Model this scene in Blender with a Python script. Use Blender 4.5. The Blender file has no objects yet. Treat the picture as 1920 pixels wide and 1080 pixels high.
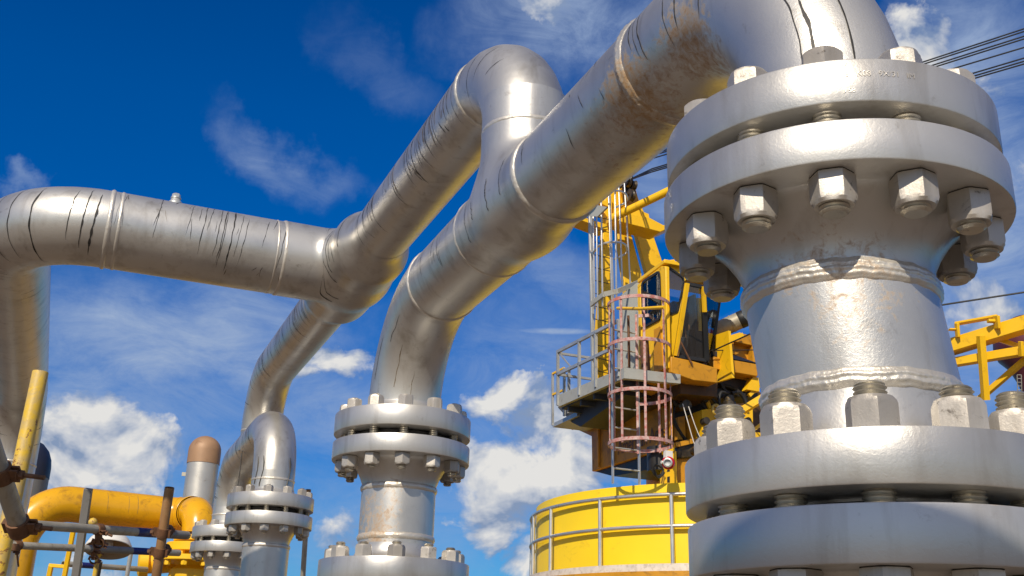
import bpy, bmesh, math, random
import numpy as np
from mathutils import Vector, Matrix, noise
random.seed(7)
R_ = math.radians
sc = bpy.context.scene
col = sc.collection
V = Vector

# ------------------------------------------------------------------ camera
CAM = V((0, 0, 1.6))
F = 2000.0
_u = V((155, 5440, -F)).normalized()
_f = V((0, 0, -1))
_h = (_f - _f.dot(_u) * _u).normalized()
_x = _h.cross(_u)
ROT = Matrix((_x, _h, _u))                       # camera -> world
cd = bpy.data.cameras.new('camera'); cam = bpy.data.objects.new('camera', cd); col.objects.link(cam)
cam.matrix_world = Matrix.Translation(CAM) @ ROT.to_4x4()
cd.lens = F / 1920 * 36; cd.sensor_width = 36; cd.clip_start = 0.05; cd.clip_end = 20000
sc.camera = cam

def ray(px, py):
    return ROT @ V(((px - 960) / F, (540 - py) / F, -1.0))
def P(px, py, d):
    """measured point: photo pixel and its distance along the view axis"""
    return CAM + ray(px, py) * d
def on_plane(px, py, p0, n):
    r = ray(px, py)
    return CAM + r * ((p0 - CAM).dot(n) / r.dot(n))
def z_at(x, y, py):
    """height at which the vertical line through (x,y) crosses picture row py"""
    a = ROT.transposed() @ V((x, y, 0)); b = ROT.transposed() @ V((0, 0, 1))
    k = (540 - py) / F
    # (a.y + z b.y) = k * -(a.z + z b.z)
    return CAM.z + (-k * a.z - a.y) / (b.y + k * b.z)

E1 = V((-0.383, 0.924, 0)).normalized()           # along the pipe runs, away from us
G1 = V((-0.924, -0.383, 0)).normalized()          # across them, to the left
UP = V((0, 0, 1))

# ------------------------------------------------------------------ materials
def nt_new(name):
    m = bpy.data.materials.new(name); m.use_nodes = True
    n = m.node_tree; return m, n, n.nodes['Principled BSDF']
def nd(n, t, **kw):
    x = n.nodes.new(t)
    for k, v in kw.items(): setattr(x, k, v)
    return x
def ramp(n, src, stops):
    r = nd(n, 'ShaderNodeValToRGB')
    el = r.color_ramp.elements
    while len(el) < len(stops): el.new(0.5)
    for e, (p, c) in zip(el, stops):
        e.position = p; e.color = c if len(c) == 4 else (*c, 1)
    n.links.new(src, r.inputs[0]); return r
def noise_n(n, scale, detail=6, rough=.55, vec=None, dist=0):
    t = nd(n, 'ShaderNodeTexNoise'); t.inputs['Scale'].default_value = scale
    t.inputs['Detail'].default_value = detail; t.inputs['Roughness'].default_value = rough
    t.inputs['Distortion'].default_value = dist
    if vec is None:
        c = nd(n, 'ShaderNodeTexCoord'); vec = c.outputs['Object']
    n.links.new(vec, t.inputs['Vector']); return t
def mixc(n, fac, a, b, mode='MIX'):
    m = nd(n, 'ShaderNodeMix', data_type='RGBA', blend_type=mode)
    for s, v in ((m.inputs[0], fac), (m.inputs[6], a), (m.inputs[7], b)):
        if hasattr(v, 'is_linked') or hasattr(v, 'links'): n.links.new(v, s)
        elif isinstance(v, (int, float)): s.default_value = v
        else: s.default_value = (*v, 1) if len(v) == 3 else v
    return m.outputs[2]
def math_n(n, op, a, b=None, clamp=False):
    m = nd(n, 'ShaderNodeMath', operation=op, use_clamp=clamp)
    for s, v in zip(m.inputs, (a, b)):
        if v is None: continue
        if isinstance(v, (int, float)): s.default_value = v
        else: n.links.new(v, s)
    return m.outputs[0]

def paint(name, base, rough=.45, metal=0.0, var=.12, dirt=(.12, .07, .03), dirt_amt=.0, chip=None, bump=.15, bscale=80, nscale=3.0):
    m, n, b = nt_new(name)
    n1 = noise_n(n, nscale, 8, .6)
    lo = tuple(c * (1 - var) for c in base); hi = tuple(min(1, c * (1 + var)) for c in base)
    c = ramp(n, n1.outputs[0], [(.3, lo), (.7, hi)]).outputs[0]
    if dirt_amt:
        n2 = noise_n(n, nscale * 2.7, 10, .68, dist=.6)
        f = ramp(n, n2.outputs[0], [(.62 - dirt_amt * .25, (0, 0, 0)), (.72, (1, 1, 1))]).outputs[0]
        f2 = math_n(n, 'MULTIPLY', f, min(1, .5 + dirt_amt * .5))
        c = mixc(n, f2, c, dirt)
    if chip:
        n3 = noise_n(n, nscale * 4, 9, .7, dist=.3)
        f = ramp(n, n3.outputs[0], [(chip[0], (0, 0, 0)), (chip[0] + .04, (1, 1, 1))]).outputs[0]
        c = mixc(n, f, c, chip[1])
    n.links.new(c, b.inputs['Base Color'])
    rr = ramp(n, n1.outputs[0], [(.25, (rough * .85,) * 3), (.75, (min(1, rough * 1.2),) * 3)])
    n.links.new(rr.outputs[0], b.inputs['Roughness'])
    b.inputs['Metallic'].default_value = metal
    if bump:
        n4 = noise_n(n, bscale, 4, .6)
        bp = nd(n, 'ShaderNodeBump'); bp.inputs['Strength'].default_value = bump; bp.inputs['Distance'].default_value = .004
        n.links.new(n4.outputs[0], bp.inputs['Height']); n.links.new(bp.outputs[0], b.inputs['Normal'])
    return m

def silver(name, base=(.60, .575, .54), rough=.40, metal=.72, bump=.3, bscale=140, grime=.5, vary=0):
    m, n, b = nt_new(name)
    tc = nd(n, 'ShaderNodeTexCoord').outputs['Object']
    if vary:
        oi = nd(n, 'ShaderNodeObjectInfo'); vo = nd(n, 'ShaderNodeVectorMath', operation='ADD'); n.links.new(tc, vo.inputs[0]); n.links.new(math_n(n, 'MULTIPLY', oi.outputs['Random'], 40.0), vo.inputs[1]); tc = vo.outputs[0]
    big = noise_n(n, 2.6, 7, .6, tc)
    c = ramp(n, big.outputs[0], [(.28, tuple(x * .76 for x in base)), (.5, base), (.75, tuple(x * 1.10 for x in base))]).outputs[0]
    if vary:
        rv_ = ramp(n, oi.outputs['Random'], [(0, (.62, .60, .57)), (.35, (.95, .94, .92)), (1, (1.12, 1.1, 1.06))]).outputs[0]
        c = mixc(n, 1.0, c, rv_, 'MULTIPLY')
        rz = noise_n(n, 40, 9, .7, tc, .6)
        c = mixc(n, math_n(n, 'MULTIPLY', ramp(n, rz.outputs[0], [(.60, (0, 0, 0)), (.68, (1, 1, 1))]).outputs[0], .75), c, (.075, .055, .04))
    # soot specks and dull smudges
    sp = noise_n(n, 17, 11, .72, tc, .5)
    f = ramp(n, sp.outputs[0], [(.60, (0, 0, 0)), (.78, (1, 1, 1))]).outputs[0]
    c = mixc(n, math_n(n, 'MULTIPLY', f, grime), c, (.20, .165, .12))
    mpv = nd(n, 'ShaderNodeMapping'); n.links.new(tc, mpv.inputs[0]); mpv.inputs['Scale'].default_value = (1, 1, .16)
    ro = noise_n(n, 15, 8, .62, mpv.outputs[0], .3)
    f = ramp(n, ro.outputs[0], [(.52, (0, 0, 0)), (.74, (1, 1, 1))]).outputs[0]
    c = mixc(n, math_n(n, 'MULTIPLY', f, grime * .62), c, (.24, .20, .15))
    # rust, where the stain map says so
    at = nd(n, 'ShaderNodeAttribute', attribute_name='rust')
    rn = noise_n(n, 52, 12, .72, tc, .5)
    rs = math_n(n, 'ADD', at.outputs['Fac'], math_n(n, 'MULTIPLY', math_n(n, 'SUBTRACT', rn.outputs[0], .5), 2.3))
    rf = math_n(n, 'MULTIPLY', ramp(n, rs, [(.36, (0, 0, 0)), (.62, (.5, .5, .5)), (1.0, (.95, .95, .95))]).outputs[0],
                math_n(n, 'MINIMUM', math_n(n, 'MULTIPLY', at.outputs['Fac'], 4.0), .9))
    rc = ramp(n, rn.outputs[0], [(.3, (.46, .33, .17)), (.56, (.40, .21, .06)), (.78, (.17, .075, .02))]).outputs[0]
    c = mixc(n, rf, c, rc)
    n.links.new(c, b.inputs['Base Color'])
    n.links.new(math_n(n, 'SUBTRACT', metal, math_n(n, 'MULTIPLY', rf, metal)), b.inputs['Metallic'])
    r0 = ramp(n, big.outputs[0], [(.3, (rough * .88,) * 3), (.7, (rough * 1.15,) * 3)]).outputs[0]
    n.links.new(math_n(n, 'ADD', r0, math_n(n, 'MULTIPLY', rf, .4)), b.inputs['Roughness'])
    fine = noise_n(n, bscale, 5, .62, tc, .8)
    mid = noise_n(n, bscale * .3, 3, .55, tc)
    hgt = math_n(n, 'ADD', fine.outputs[0], math_n(n, 'MULTIPLY', mid.outputs[0], .5))
    bp = nd(n, 'ShaderNodeBump'); bp.inputs['Strength'].default_value = bump; bp.inputs['Distance'].default_value = .0016
    n.links.new(hgt, bp.inputs['Height']); n.links.new(bp.outputs[0], b.inputs['Normal'])
    return m

M = {}
M['silver'] = silver('aluminium_paint', (.61, .595, .56), .38, .73, .24, 230, .75)
M['flange'] = silver('flange_paint', (.58, .565, .535), .38, .70, .16, 170, .7)
M['weld'] = silver('weld_paint', (.68, .64, .57), .40, .6, .5, 200, .5)
M['nut'] = silver('nut_paint', (.52, .49, .45), .44, .45, .25, 170, .95, 1)
M['thread'] = silver('stud_steel', (.56, .53, .46), .36, .8, .2, 200, .7, 1)
M['ink'] = paint('black_drip', (.022, .020, .018), .5, 0, .4, bump=.0)
M['rundirt'] = paint('brown_drip', (.16, .12, .075), .6, 0, .3, bump=.0)
M['gasket'] = paint('gasket_black', (.028, .025, .022), .7, 0, .3)
M['yellow'] = paint('crane_yellow', (.90, .53, .010), .42, 0, .06, (.20, .09, .02), .16, bump=.08, bscale=60)
M['drum_yellow'] = paint('drum_yellow', (.93, .65, .012), .45, 0, .06, (.45, .27, .03), .14, bump=.06, bscale=6, nscale=.7)
M['pipe_yellow'] = paint('pipe_yellow', (.72, .37, .008), .26, 0, .12, (.22, .10, .02), .34, bump=.08)
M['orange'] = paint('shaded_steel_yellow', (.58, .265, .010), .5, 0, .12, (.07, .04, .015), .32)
M['shaded_grime'] = paint('shaded_grimy_yellow', (.10, .045, .008), .55, 0, .35, (.02, .015, .012), .85, nscale=2.2)  # overhang shade painted in as near-black yellow, with oily dirt over it
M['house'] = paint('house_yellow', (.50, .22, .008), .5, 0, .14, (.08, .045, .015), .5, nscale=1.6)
M['dark'] = paint('oily_shade_black', (.025, .022, .020), .45, 0, .4)
M['grease'] = paint('greasy_steel', (.06, .05, .04), .4, .4, .5, (.3, .18, .03), .35, nscale=6)
M['galv'] = paint('galvanised', (.52, .53, .52), .45, .55, .12, (.2, .15, .1), .1)
M['rail'] = paint('handrail_silver', (.66, .64, .60), .34, .75, .10, (.3, .2, .1), .12)
M['platform'] = paint('platform_grey', (.42, .42, .38), .55, .2, .1, (.2, .13, .06), .18)
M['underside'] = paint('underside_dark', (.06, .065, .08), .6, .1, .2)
M['red'] = paint('faded_red', (.43, .135, .11), .6, 0, .35, (.64, .57, .54), .92, chip=(.64, (.20, .06, .04)), nscale=6)
M['white'] = paint('white_paint', (.72, .70, .66), .5, 0, .06, (.35, .27, .18), .15)
M['vent'] = paint('vent_silver', (.62, .59, .53), .40, .65, .1, (.3, .22, .14), .2)
M['greypanel'] = paint('grey_panel', (.47, .48, .43), .5, 0, .06, (.3, .28, .22), .1)
M['scaf'] = paint('scaffold_galvanised', (.40, .375, .31), .5, .35, .18, (.22, .15, .08), .3, nscale=7)
M['scafyel'] = paint('scaffold_yellow', (.70, .46, .03), .5, 0, .15, (.40, .32, .20), .95, chip=(.58, (.22, .09, .035)), nscale=7)
M['scafbrown'] = paint('scaffold_brown', (.27, .145, .06), .5, .2, .25, (.42, .27, .13), .35, nscale=6)
M['steelgrey'] = paint('steel_bar_grey', (.22, .215, .205), .5, .2, .1, (.1, .08, .06), .2)
M['blue'] = paint('blue_band', (.012, .022, .16), .45, 0, .2, (.2, .2, .2), .15)
M['rusty'] = paint('rusty_iron', (.16, .075, .035), .65, .25, .4, (.05, .03, .02), .5, nscale=20)
M['cap'] = paint('brown_cap', (.36, .215, .12), .5, .1, .15, (.2, .09, .04), .25)
M['navy'] = paint('navy_paint', (.02, .025, .05), .45, 0, .2)
M['maroon'] = paint('maroon_paint', (.11, .022, .032), .45, 0, .15)
M['tan'] = paint('exhaust_tan', (.40, .36, .28), .5, .3, .12, (.12, .09, .05), .3)
M['lampred'] = paint('red_lens', (.50, .01, .025), .2, 0, .1, bump=0)
M['tank_inner'] = paint('lamp_inner', (.35, .24, .13), .6, 0, .1)
M['rubber'] = paint('rubber_black', (.018, .018, .018), .5, 0, .2)
M['seat'] = paint('seat_dark', (.04, .04, .045), .7, 0, .3)
M['text'] = paint('stencil_brown', (.10, .04, .008), .5, 0, .2, bump=0)
M['deck'] = paint('deck_paint', (.15, .108, .07), .75, 0, .18, (.11, .065, .035), .4, nscale=.8, bump=.2, bscale=14)

gm, gn, gb = nt_new('cab_glass')
gn.nodes.remove(gb)
tr = nd(gn, 'ShaderNodeBsdfTransparent'); tr.inputs[0].default_value = (.80, .87, .90, 1)
gl = nd(gn, 'ShaderNodeBsdfGlossy'); gl.inputs['Roughness'].default_value = .03
lw = nd(gn, 'ShaderNodeLayerWeight'); lw.inputs[0].default_value = .25
mx = nd(gn, 'ShaderNodeMixShader'); ad = math_n(gn, 'ADD', lw.outputs[0], .10, True)
gn.links.new(ad, mx.inputs[0]); gn.links.new(tr.outputs[0], mx.inputs[1]); gn.links.new(gl.outputs[0], mx.inputs[2])
gn.links.new(mx.outputs[0], gn.nodes['Material Output'].inputs[0]); M['glass'] = gm

wm, wn, wb = nt_new('sea_water')
wb.inputs['Base Color'].default_value = (.012, .045, .075, 1); wb.inputs['Roughness'].default_value = .12
wt = noise_n(wn, .25, 8, .6); bp = nd(wn, 'ShaderNodeBump'); bp.inputs['Strength'].default_value = .5
wn.links.new(wt.outputs[0], bp.inputs['Height']); wn.links.new(bp.outputs[0], wb.inputs['Normal']); M['sea'] = wm

# ------------------------------------------------------------------ mesh building
WL = {}
def tag(o, label=None, cat=None, group=None, kind=None):
    if label: o['label'] = label
    if cat: o['category'] = cat
    if group: o['group'] = group
    if kind: o['kind'] = kind
    return o
def thing(name, loc, label, cat, group=None):
    o = bpy.data.objects.new(name, None); col.objects.link(o); o.location = loc
    o.empty_display_size = .1; WL[o.name] = V(loc)
    return tag(o, label, cat, group)

def basis(d, ref=None):
    d = d.normalized()
    if ref is None: ref = UP if abs(d.z) < .9 else V((0, 1, 0))
    a = (ref - d * ref.dot(d)).normalized()
    return a, d.cross(a)

class MB:
    def __init__(s): s.v = []; s.f = []; s.m = []; s.sm = []
    def add(s, vs, fs, mi=0, smooth=True):
        o = len(s.v); s.v += [V(p) for p in vs]
        for f in fs: s.f.append([i + o for i in f]); s.m.append(mi); s.sm.append(smooth)
    def grid(s, rows, closed=True, mi=0, flip=False):
        n = len(rows[0]); vs = [p for r in rows for p in r]; fs = []
        for i in range(len(rows) - 1):
            for j in range(n if closed else n - 1):
                k = (j + 1) % n
                q = [i * n + j, i * n + k, (i + 1) * n + k, (i + 1) * n + j]
                fs.append(q[::-1] if flip else q)
        s.add(vs, fs, mi)
    def lathe(s, prof, o=V((0, 0, 0)), axis=UP, seg=48, mi=0, ref=None):
        """prof: (radius, height) going up along the axis on the outside"""
        a, b = basis(axis, ref); ax = axis.normalized(); rows = []
        for r, h in prof:
            rows.append([o + ax * h + (a * math.cos(2 * math.pi * j / seg) + b * math.sin(2 * math.pi * j / seg)) * max(r, 1e-5) for j in range(seg)])
        s.grid(rows, True, mi)
    def tube(s, pts, r, seg=10, mi=0, caps=True):
        pts = [V(p) for p in pts]; n = len(pts); rs = r if isinstance(r, (list, tuple)) else [r] * n
        a = None; rows = []
        for i, p in enumerate(pts):
            d = (pts[min(i + 1, n - 1)] - pts[max(i - 1, 0)]).normalized()
            if a is None: a, b = basis(d)
            else:
                a = (a - d * a.dot(d)).normalized(); b = d.cross(a)
            k = 1.0
            if 0 < i < n - 1:
                c = (pts[i + 1] - p).normalized().dot((p - pts[i - 1]).normalized()); k = 1 / max(.6, math.sqrt((1 + c) / 2))
            rows.append([p + (a * math.cos(2 * math.pi * j / seg) + b * math.sin(2 * math.pi * j / seg)) * rs[i] for j in range(seg)])
        s.grid(rows, True, mi)
        if caps:
            s.add(rows[0], [list(range(seg))[::-1]], mi); s.add(rows[-1], [list(range(seg))], mi)
    def prism(s, poly, ext, mi=0):
        """planar polygon extruded by a vector"""
        n = len(poly); poly = [V(p) for p in poly]; ext = V(ext)
        nrm = V((0, 0, 0))
        for i in range(n): nrm += poly[i].cross(poly[(i + 1) % n])
        if nrm.dot(ext) > 0: poly = poly[::-1]
        q = [p + ext for p in poly]
        fs = [list(range(n)), list(range(2 * n - 1, n - 1, -1))]
        for i in range(n):
            k = (i + 1) % n; fs.append([k, i, n + i, n + k])
        s.add(poly + q, fs, mi, False)
    def box(s, c, ax, ay, az, mi=0):
        """centre and three half-axis vectors"""
        c, ax, ay, az = V(c), V(ax), V(ay), V(az)
        s.prism([c - ax - ay - az, c + ax - ay - az, c + ax + ay - az, c - ax + ay - az], az * 2, mi)
    def bar(s, a, b, w, h, ref=UP, mi=0):
        a, b = V(a), V(b); d = b - a; x, y = basis(d, ref)
        s.prism([a - y * w / 2 - x * h / 2, a + y * w / 2 - x * h / 2, a + y * w / 2 + x * h / 2, a - y * w / 2 + x * h / 2], d, mi)
    def build(s, name, mats, parent=None, rust=None, angle=38, base=None, bevel=0):
        if not isinstance(mats, (list, tuple)): mats = [mats]
        me = bpy.data.meshes.new(name)
        off = WL[parent.name] if parent else (V(base) if base is not None else V((0, 0, 0)))
        me.from_pydata([p - off for p in s.v], [], s.f)
        for m in mats: me.materials.append(m)
        me.polygons.foreach_set('material_index', s.m); me.polygons.foreach_set('use_smooth', s.sm)
        me.update(); me.validate()
        if rust:
            at = me.attributes.new('rust', 'FLOAT', 'POINT')
            vals = []
            for p in s.v[:len(me.vertices)]:
                t = 0
                for c, rad, amp in rust:
                    d2 = (p - c).length / rad
                    if d2 < 1: t = max(t, min(1, amp * 1.5) * (1 - d2 * d2))
                vals.append(t)
            at.data.foreach_set('value', vals)
        if angle: me.set_sharp_from_angle(angle=R_(angle))
        o = bpy.data.objects.new(name, me); col.objects.link(o)
        if parent: o.parent = parent
        else: o.location = off
        WL[o.name] = off
        if bevel:
            bv = o.modifiers.new('bevel', 'BEVEL'); bv.width = bevel; bv.segments = 2; bv.limit_method = 'ANGLE'
        return o

# ---- pipe surfaces: straight and 90 degree bends
class Line:
    def __init__(s, a, b, r): s.a, s.b, s.r = V(a), V(b), r; s.d = (s.b - s.a).normalized(); s.L = (s.b - s.a).length; s.n1, s.n2 = basis(s.d)
    def fr(s, t): return s.a + s.d * t, s.n1, s.n2
    def pt(s, t, th, off=0): c, a, b = s.fr(t); return c + (a * math.cos(th) + b * math.sin(th)) * (s.r + off)
class Bend:
    def __init__(s, K, di, do, R, r):
        s.K, s.di, s.do, s.R, s.r = V(K), V(di).normalized(), V(do).normalized(), R, r
        s.C = s.K - s.di * R + s.do * R; s.bn = s.do.cross(s.di); s.L = R * math.pi / 2
        s.a = s.K - s.di * R; s.b = s.K + s.do * R
    def fr(s, t):
        f = t / s.R; rad = -s.do * math.cos(f) + s.di * math.sin(f)
        return s.C + rad * s.R, rad, s.bn
    def pt(s, t, th, off=0): c, a, b = s.fr(t); return c + (a * math.cos(th) + b * math.sin(th)) * (s.r + off)

def skin(mb, S, t0=0, t1=None, seg=56, step=.05, mi=0):
    t1 = S.L if t1 is None else t1
    n = max(2, int(abs(t1 - t0) / step) + 1); rows = []
    for i in range(n + 1):
        t = t0 + (t1 - t0) * i / n
        rows.append([S.pt(t, 2 * math.pi * j / seg) for j in range(seg)])
    c, a, b = S.fr(t0)
    mb.grid(rows, True, mi)

def streak(mb, S, t, th0, th1, w, mi=1, slope=0.0, wob=.004):
    """a run of black paint round the pipe: a thin ragged ribbon on its surface"""
    n = max(4, int(abs(th1 - th0) * 16)); L = []; Rr = []; ph = random.random() * 50
    for i in range(n + 1):
        f = i / n; th = th0 + (th1 - th0) * f
        c = t + slope * f + wob * (noise.noise(V((f * 4 * abs(th1 - th0), ph, 0))))
        ww = w * (.35 + .9 * abs(noise.noise(V((f * 7, ph, 7))))) * min(1, 3.5 * f + .12) * min(1, 4 * (1 - f) + .2)
        L.append(S.pt(min(max(c - ww / 2, 0), S.L), th, .0007)); Rr.append(S.pt(min(max(c + ww / 2, 0), S.L), th, .0007))
    mb.grid([L, Rr], False, mi)

def streaks(mb, S, n, side, w=.004, t0=0, t1=None, start=(.15, 1.0), span=(.4, 1.3), mi=1, clusters=0, up=None):
    t1 = S.L if t1 is None else t1
    cl = [t0 + (t1 - t0) * random.random() for _ in range(clusters)]
    for k in range(n):
        t = random.choice(cl) + random.gauss(0, .045) if cl and random.random() < .65 else t0 + (t1 - t0) * random.random()
        t = min(max(t, t0), t1)
        a = random.uniform(*start); b = min(a + random.uniform(*span), 2.9)
        streak(mb, S, t, side * a, side * b, w * random.uniform(.5, 1.5), mi if random.random() < .8 else 2, random.uniform(-.025, .025))

def bead(name, S, t, parent, w=.016, h=.005, amp=1.0, rust=None, seg=180, rows=9, mat='weld', passes=1):
    """a lumpy weld bead round the pipe"""
    mb = MB(); c, a, b = S.fr(t); c2, _, _ = S.fr(t + .001 if t < S.L else t - .001)
    ax = (c2 - c).normalized() * (1 if t < S.L else -1); ph = random.random() * 100; g = []
    for i in range(rows + 1):
        f = i / rows; row = []
        for j in range(seg):
            th = 2 * math.pi * j / seg; cs, sn = math.cos(th), math.sin(th)
            ed = w * .07 * noise.noise(V((cs * 7 + ph, sn * 7, 3))) * amp
            lump = 1 + amp * (.16 * noise.noise(V((cs * 9 + ph, sn * 9, f * 4))) + .16 * noise.noise(V((cs * 34, sn * 34 + ph, f * 5))))
            rdg = 1 - (.22 * (.5 - .5 * math.cos(2 * math.pi * f * passes + 1.2 * noise.noise(V((cs * 5, sn * 5, ph))))) if passes > 1 else 0)
            hh = -.0008 + h * math.sin(math.pi * f) ** .6 * lump * rdg
            row.append(c + ax * ((f - .5) * w + ed) + (a * cs + b * sn) * (S.r + hh))
        g.append(row)
    mb.grid(g, True)
    return mb.build(name, M[mat], parent, rust, angle=80)

# ---- smooth tees by surface nets on a blended distance field
def nets(sdf, lo, hi, h):
    lo = np.array(lo, float); hi = np.array(hi, float)
    n = np.ceil((hi - lo) / h).astype(int) + 1
    ax = [lo[i] + h * np.arange(n[i]) for i in range(3)]
    G = np.stack(np.meshgrid(*ax, indexing='ij'), -1); D = sdf(G); I = D < 0
    c = np.zeros(tuple(n - 1), int)
    for i in (0, 1):
        for j in (0, 1):
            for k in (0, 1): c += I[i:n[0] - 1 + i, j:n[1] - 1 + j, k:n[2] - 1 + k]
    act = (c > 0) & (c < 8); idx = -np.ones(act.shape, int); idx[act] = np.arange(act.sum())
    vs = lo + (np.argwhere(act) + .5) * h
    quads = []
    for a in range(3):
        b, d = (a + 1) % 3, (a + 2) % 3
        s0 = [slice(None)] * 3; s1 = [slice(None)] * 3; s0[a] = slice(0, -1); s1[a] = slice(1, None)
        for i, j, k in np.argwhere(I[tuple(s0)] != I[tuple(s1)]):
            p = [i, j, k]
            if p[b] < 1 or p[d] < 1 or p[b] >= n[b] - 1 or p[d] >= n[d] - 1: continue
            def cell(ob, od):
                q = list(p); q[b] += ob; q[d] += od; return idx[tuple(q)]
            q = [cell(-1, -1), cell(0, -1), cell(0, 0), cell(-1, 0)]
            if min(q) < 0: continue
            quads.append(q if I[i, j, k] else q[::-1])
    e = 1e-4
    for _ in range(5):
        d = sdf(vs); g = np.stack([(sdf(vs + np.eye(3)[i] * e) - sdf(vs - np.eye(3)[i] * e)) / (2 * e) for i in range(3)], -1)
        vs = vs - g * (d / np.maximum((g * g).sum(-1), .2))[:, None] * .9
    return vs, quads

def tee_mesh(K, dm, db, r_main, r_br, lm, lb, k=.05, h=.011):
    """main along dm with radius function r_main(t), branch along db; K-centred local frame (x=dm, y=db, z=cross)"""
    dm, db = V(dm).normalized(), V(db).normalized(); dz = dm.cross(db)
    def sdf(p):
        x, y, z = p[..., 0], p[..., 1], p[..., 2]
        a = np.sqrt(y * y + z * z) - r_main(x)
        b = np.sqrt(x * x + z * z + np.minimum(y, 0) ** 2) - r_br
        q = np.clip(.5 + .5 * (b - a) / k, 0, 1)
        return b * (1 - q) + a * q - k * q * (1 - q)
    rm = max(float(r_main(np.array(0.0))), r_br) + .05
    vs, qs = nets(sdf, (-lm, -rm, -rm), (lm, lb, rm), h)
    mb = MB(); mb.add([V(K) + dm * v[0] + db * v[1] + dz * v[2] for v in vs], [list(map(int, q)) for q in qs])
    return mb, sdf, (V(K), dm, db, dz)

# ---- flanges, studs, nuts
def flange_profile(rp, Rf, t, hub_r, hub_h, face_r):
    """neck side at negative height, plate 0..t, raised face on top"""
    return [(rp, -hub_h), (rp * 1.005, -hub_h * .8), (rp + (hub_r - rp) * .25, -hub_h * .55), (rp + (hub_r - rp) * .62, -hub_h * .28),
            (hub_r * .97, -.014), (hub_r, -.008), (hub_r + .007, -.002), (hub_r + .012, 0), (Rf - .003, 0), (Rf - .0009, .0007), (Rf, .0028),
            (Rf, t - .0028), (Rf - .0009, t - .0007), (Rf - .003, t), (face_r, t), (face_r, t + .005), (rp * .8, t + .005)]
def flange(c, axis, rp, Rf, t, hub_r, hub_h, face_r, parent, rust=None, name='flange', seg=96):
    mb = MB(); mb.lathe(flange_profile(rp, Rf, t, hub_r, hub_h, face_r), V(c), V(axis), seg)
    o = mb.build(name, M['flange'], parent, rust, angle=32)
    at = o.data.attributes.get('rust') or o.data.attributes.new('rust', 'FLOAT', 'POINT')
    for row in (9, 12):
        for j in range(seg):
            v = at.data[row * seg + j]; v.value = max(v.value, .42 * max(0, noise.noise(V((c[0] * 7 + j * .17, row, 1))) + .35))
    return o

def nut_mesh(af, h, seed):
    seg = 48; a = af / 2; rows = []
    for z, rc in ((0, a * 1.09), (h * .035, a * 1.09), (h * .05, a * 1.3), (h * .78, a * 1.3), (h * .90, a * 1.09), (h, a * .97), (h, a * .5)):
        rows.append([V((math.cos(q) * m, math.sin(q) * m, z)) for j in range(seg)
                     for q in [2 * math.pi * j / seg] for m in [min(rc, a / math.cos((q % (math.pi / 3)) - math.pi / 6))]])
    mb = MB(); mb.grid(rows); me = bpy.data.meshes.new('nut'); me.from_pydata(mb.v, [], mb.f)
    me.polygons.foreach_set('use_smooth', [True] * len(me.polygons)); me.set_sharp_from_angle(angle=R_(24))
    me.materials.append(M['nut']); me.materials.append(M['gasket'])
    me.polygons.foreach_set('material_index', [1 if p.index < seg else 0 for p in me.polygons]); return me
def stud_mesh(r, z0, z1, pitch=.0066):
    prof = [(0, z0), (r * .75, z0), (r * .9, z0 + .003)]; z = z0 + .004
    while z < z1 - .005:
        prof += [(r, z), (r * .82, z + pitch * .5)]; z += pitch
    prof += [(r * .9, z1 - .003), (r * .75, z1), (0, z1)]
    mb = MB(); mb.lathe(prof, seg=24); me = bpy.data.meshes.new('stud'); me.from_pydata(mb.v, [], mb.f)
    me.polygons.foreach_set('use_smooth', [True] * len(me.polygons)); me.materials.append(M['thread']); me.set_sharp_from_angle(angle=R_(30)); return me

def bolt_ring(parent, x, y, rb, z_lo, z_hi, n, ph, af, hn, rs, out_lo, out_hi, hi=1.0):
    """n studs through a flange pair; z_lo / z_hi the outer plate faces; a nut at each end"""
    nm = nut_mesh(af, hn, 0); zc = (z_lo + z_hi) / 2
    sm = stud_mesh(rs, z_lo - hn - out_lo - zc, z_hi + hn * hi + out_hi - zc)
    off = WL[parent.name]
    for k in range(n):
        q = ph + 2 * math.pi * k / n
        s = bpy.data.objects.new('stud_bolt', sm); col.objects.link(s); s.parent = parent
        dz_ = random.uniform(-.45, .3) * out_hi if out_hi > .015 else random.uniform(-.002, .003)
        s.location = V((x + rb * math.cos(q), y + rb * math.sin(q), zc + dz_)) - off
        for zz, up in ((z_hi - zc, 1), (z_lo - zc, -1)):
            o = bpy.data.objects.new('nut', nm); col.objects.link(o); o.parent = s
            if up > 0 and hi != 1: o.scale = (1, 1, hi)
            o.location = (0, 0, zz - dz_); jit = random.uniform(-.5, .5) + q
            o.rotation_euler = (0, 0, jit) if up > 0 else (math.pi, 0, jit)

# ================================================================== the pipework
E1 = V((-0.375, 0.927, 0)).normalized(); G1 = V((-E1.y, E1.x, 0))
RX, RY = 0.528, 1.584
MX, MY = RX - 0 + (-0.384 - 0.528), 3.837
def rim(x, y, r, py):
    h = math.hypot(x, y); k = (h - r) / h; return z_at(x * k, y * k, py)
def front(x, y): return math.atan2(-y, -x)

ZA, ZB = 2.885, 3.42
pA, pB, pC = .131, .127, .172                    # pipe radii
KM = V((MX, MY, ZA)); KR = V((RX, RY, ZA)); LA = (KR - KM).length
EA = (KM - KR).normalized()
man = thing('pipe_manifold', (MX, MY, 2.5), 'large silver network of welded pipes with black drip marks crossing the whole picture', 'pipe')
rustA = [(P(1178, 195, 2.30), .15, .62), (P(1165, 225, 2.33), .09, .75), (P(1275, 92, 2.08), .14, .58), (P(1330, 130, 2.0), .09, .4), (P(1225, 160, 2.2), .1, .35), (P(1150, 300, 2.45), .2, .22), (P(960, 420, 3.1), .3, .12)]
SILV = [M['silver'], M['ink'], M['rundirt']]

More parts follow.
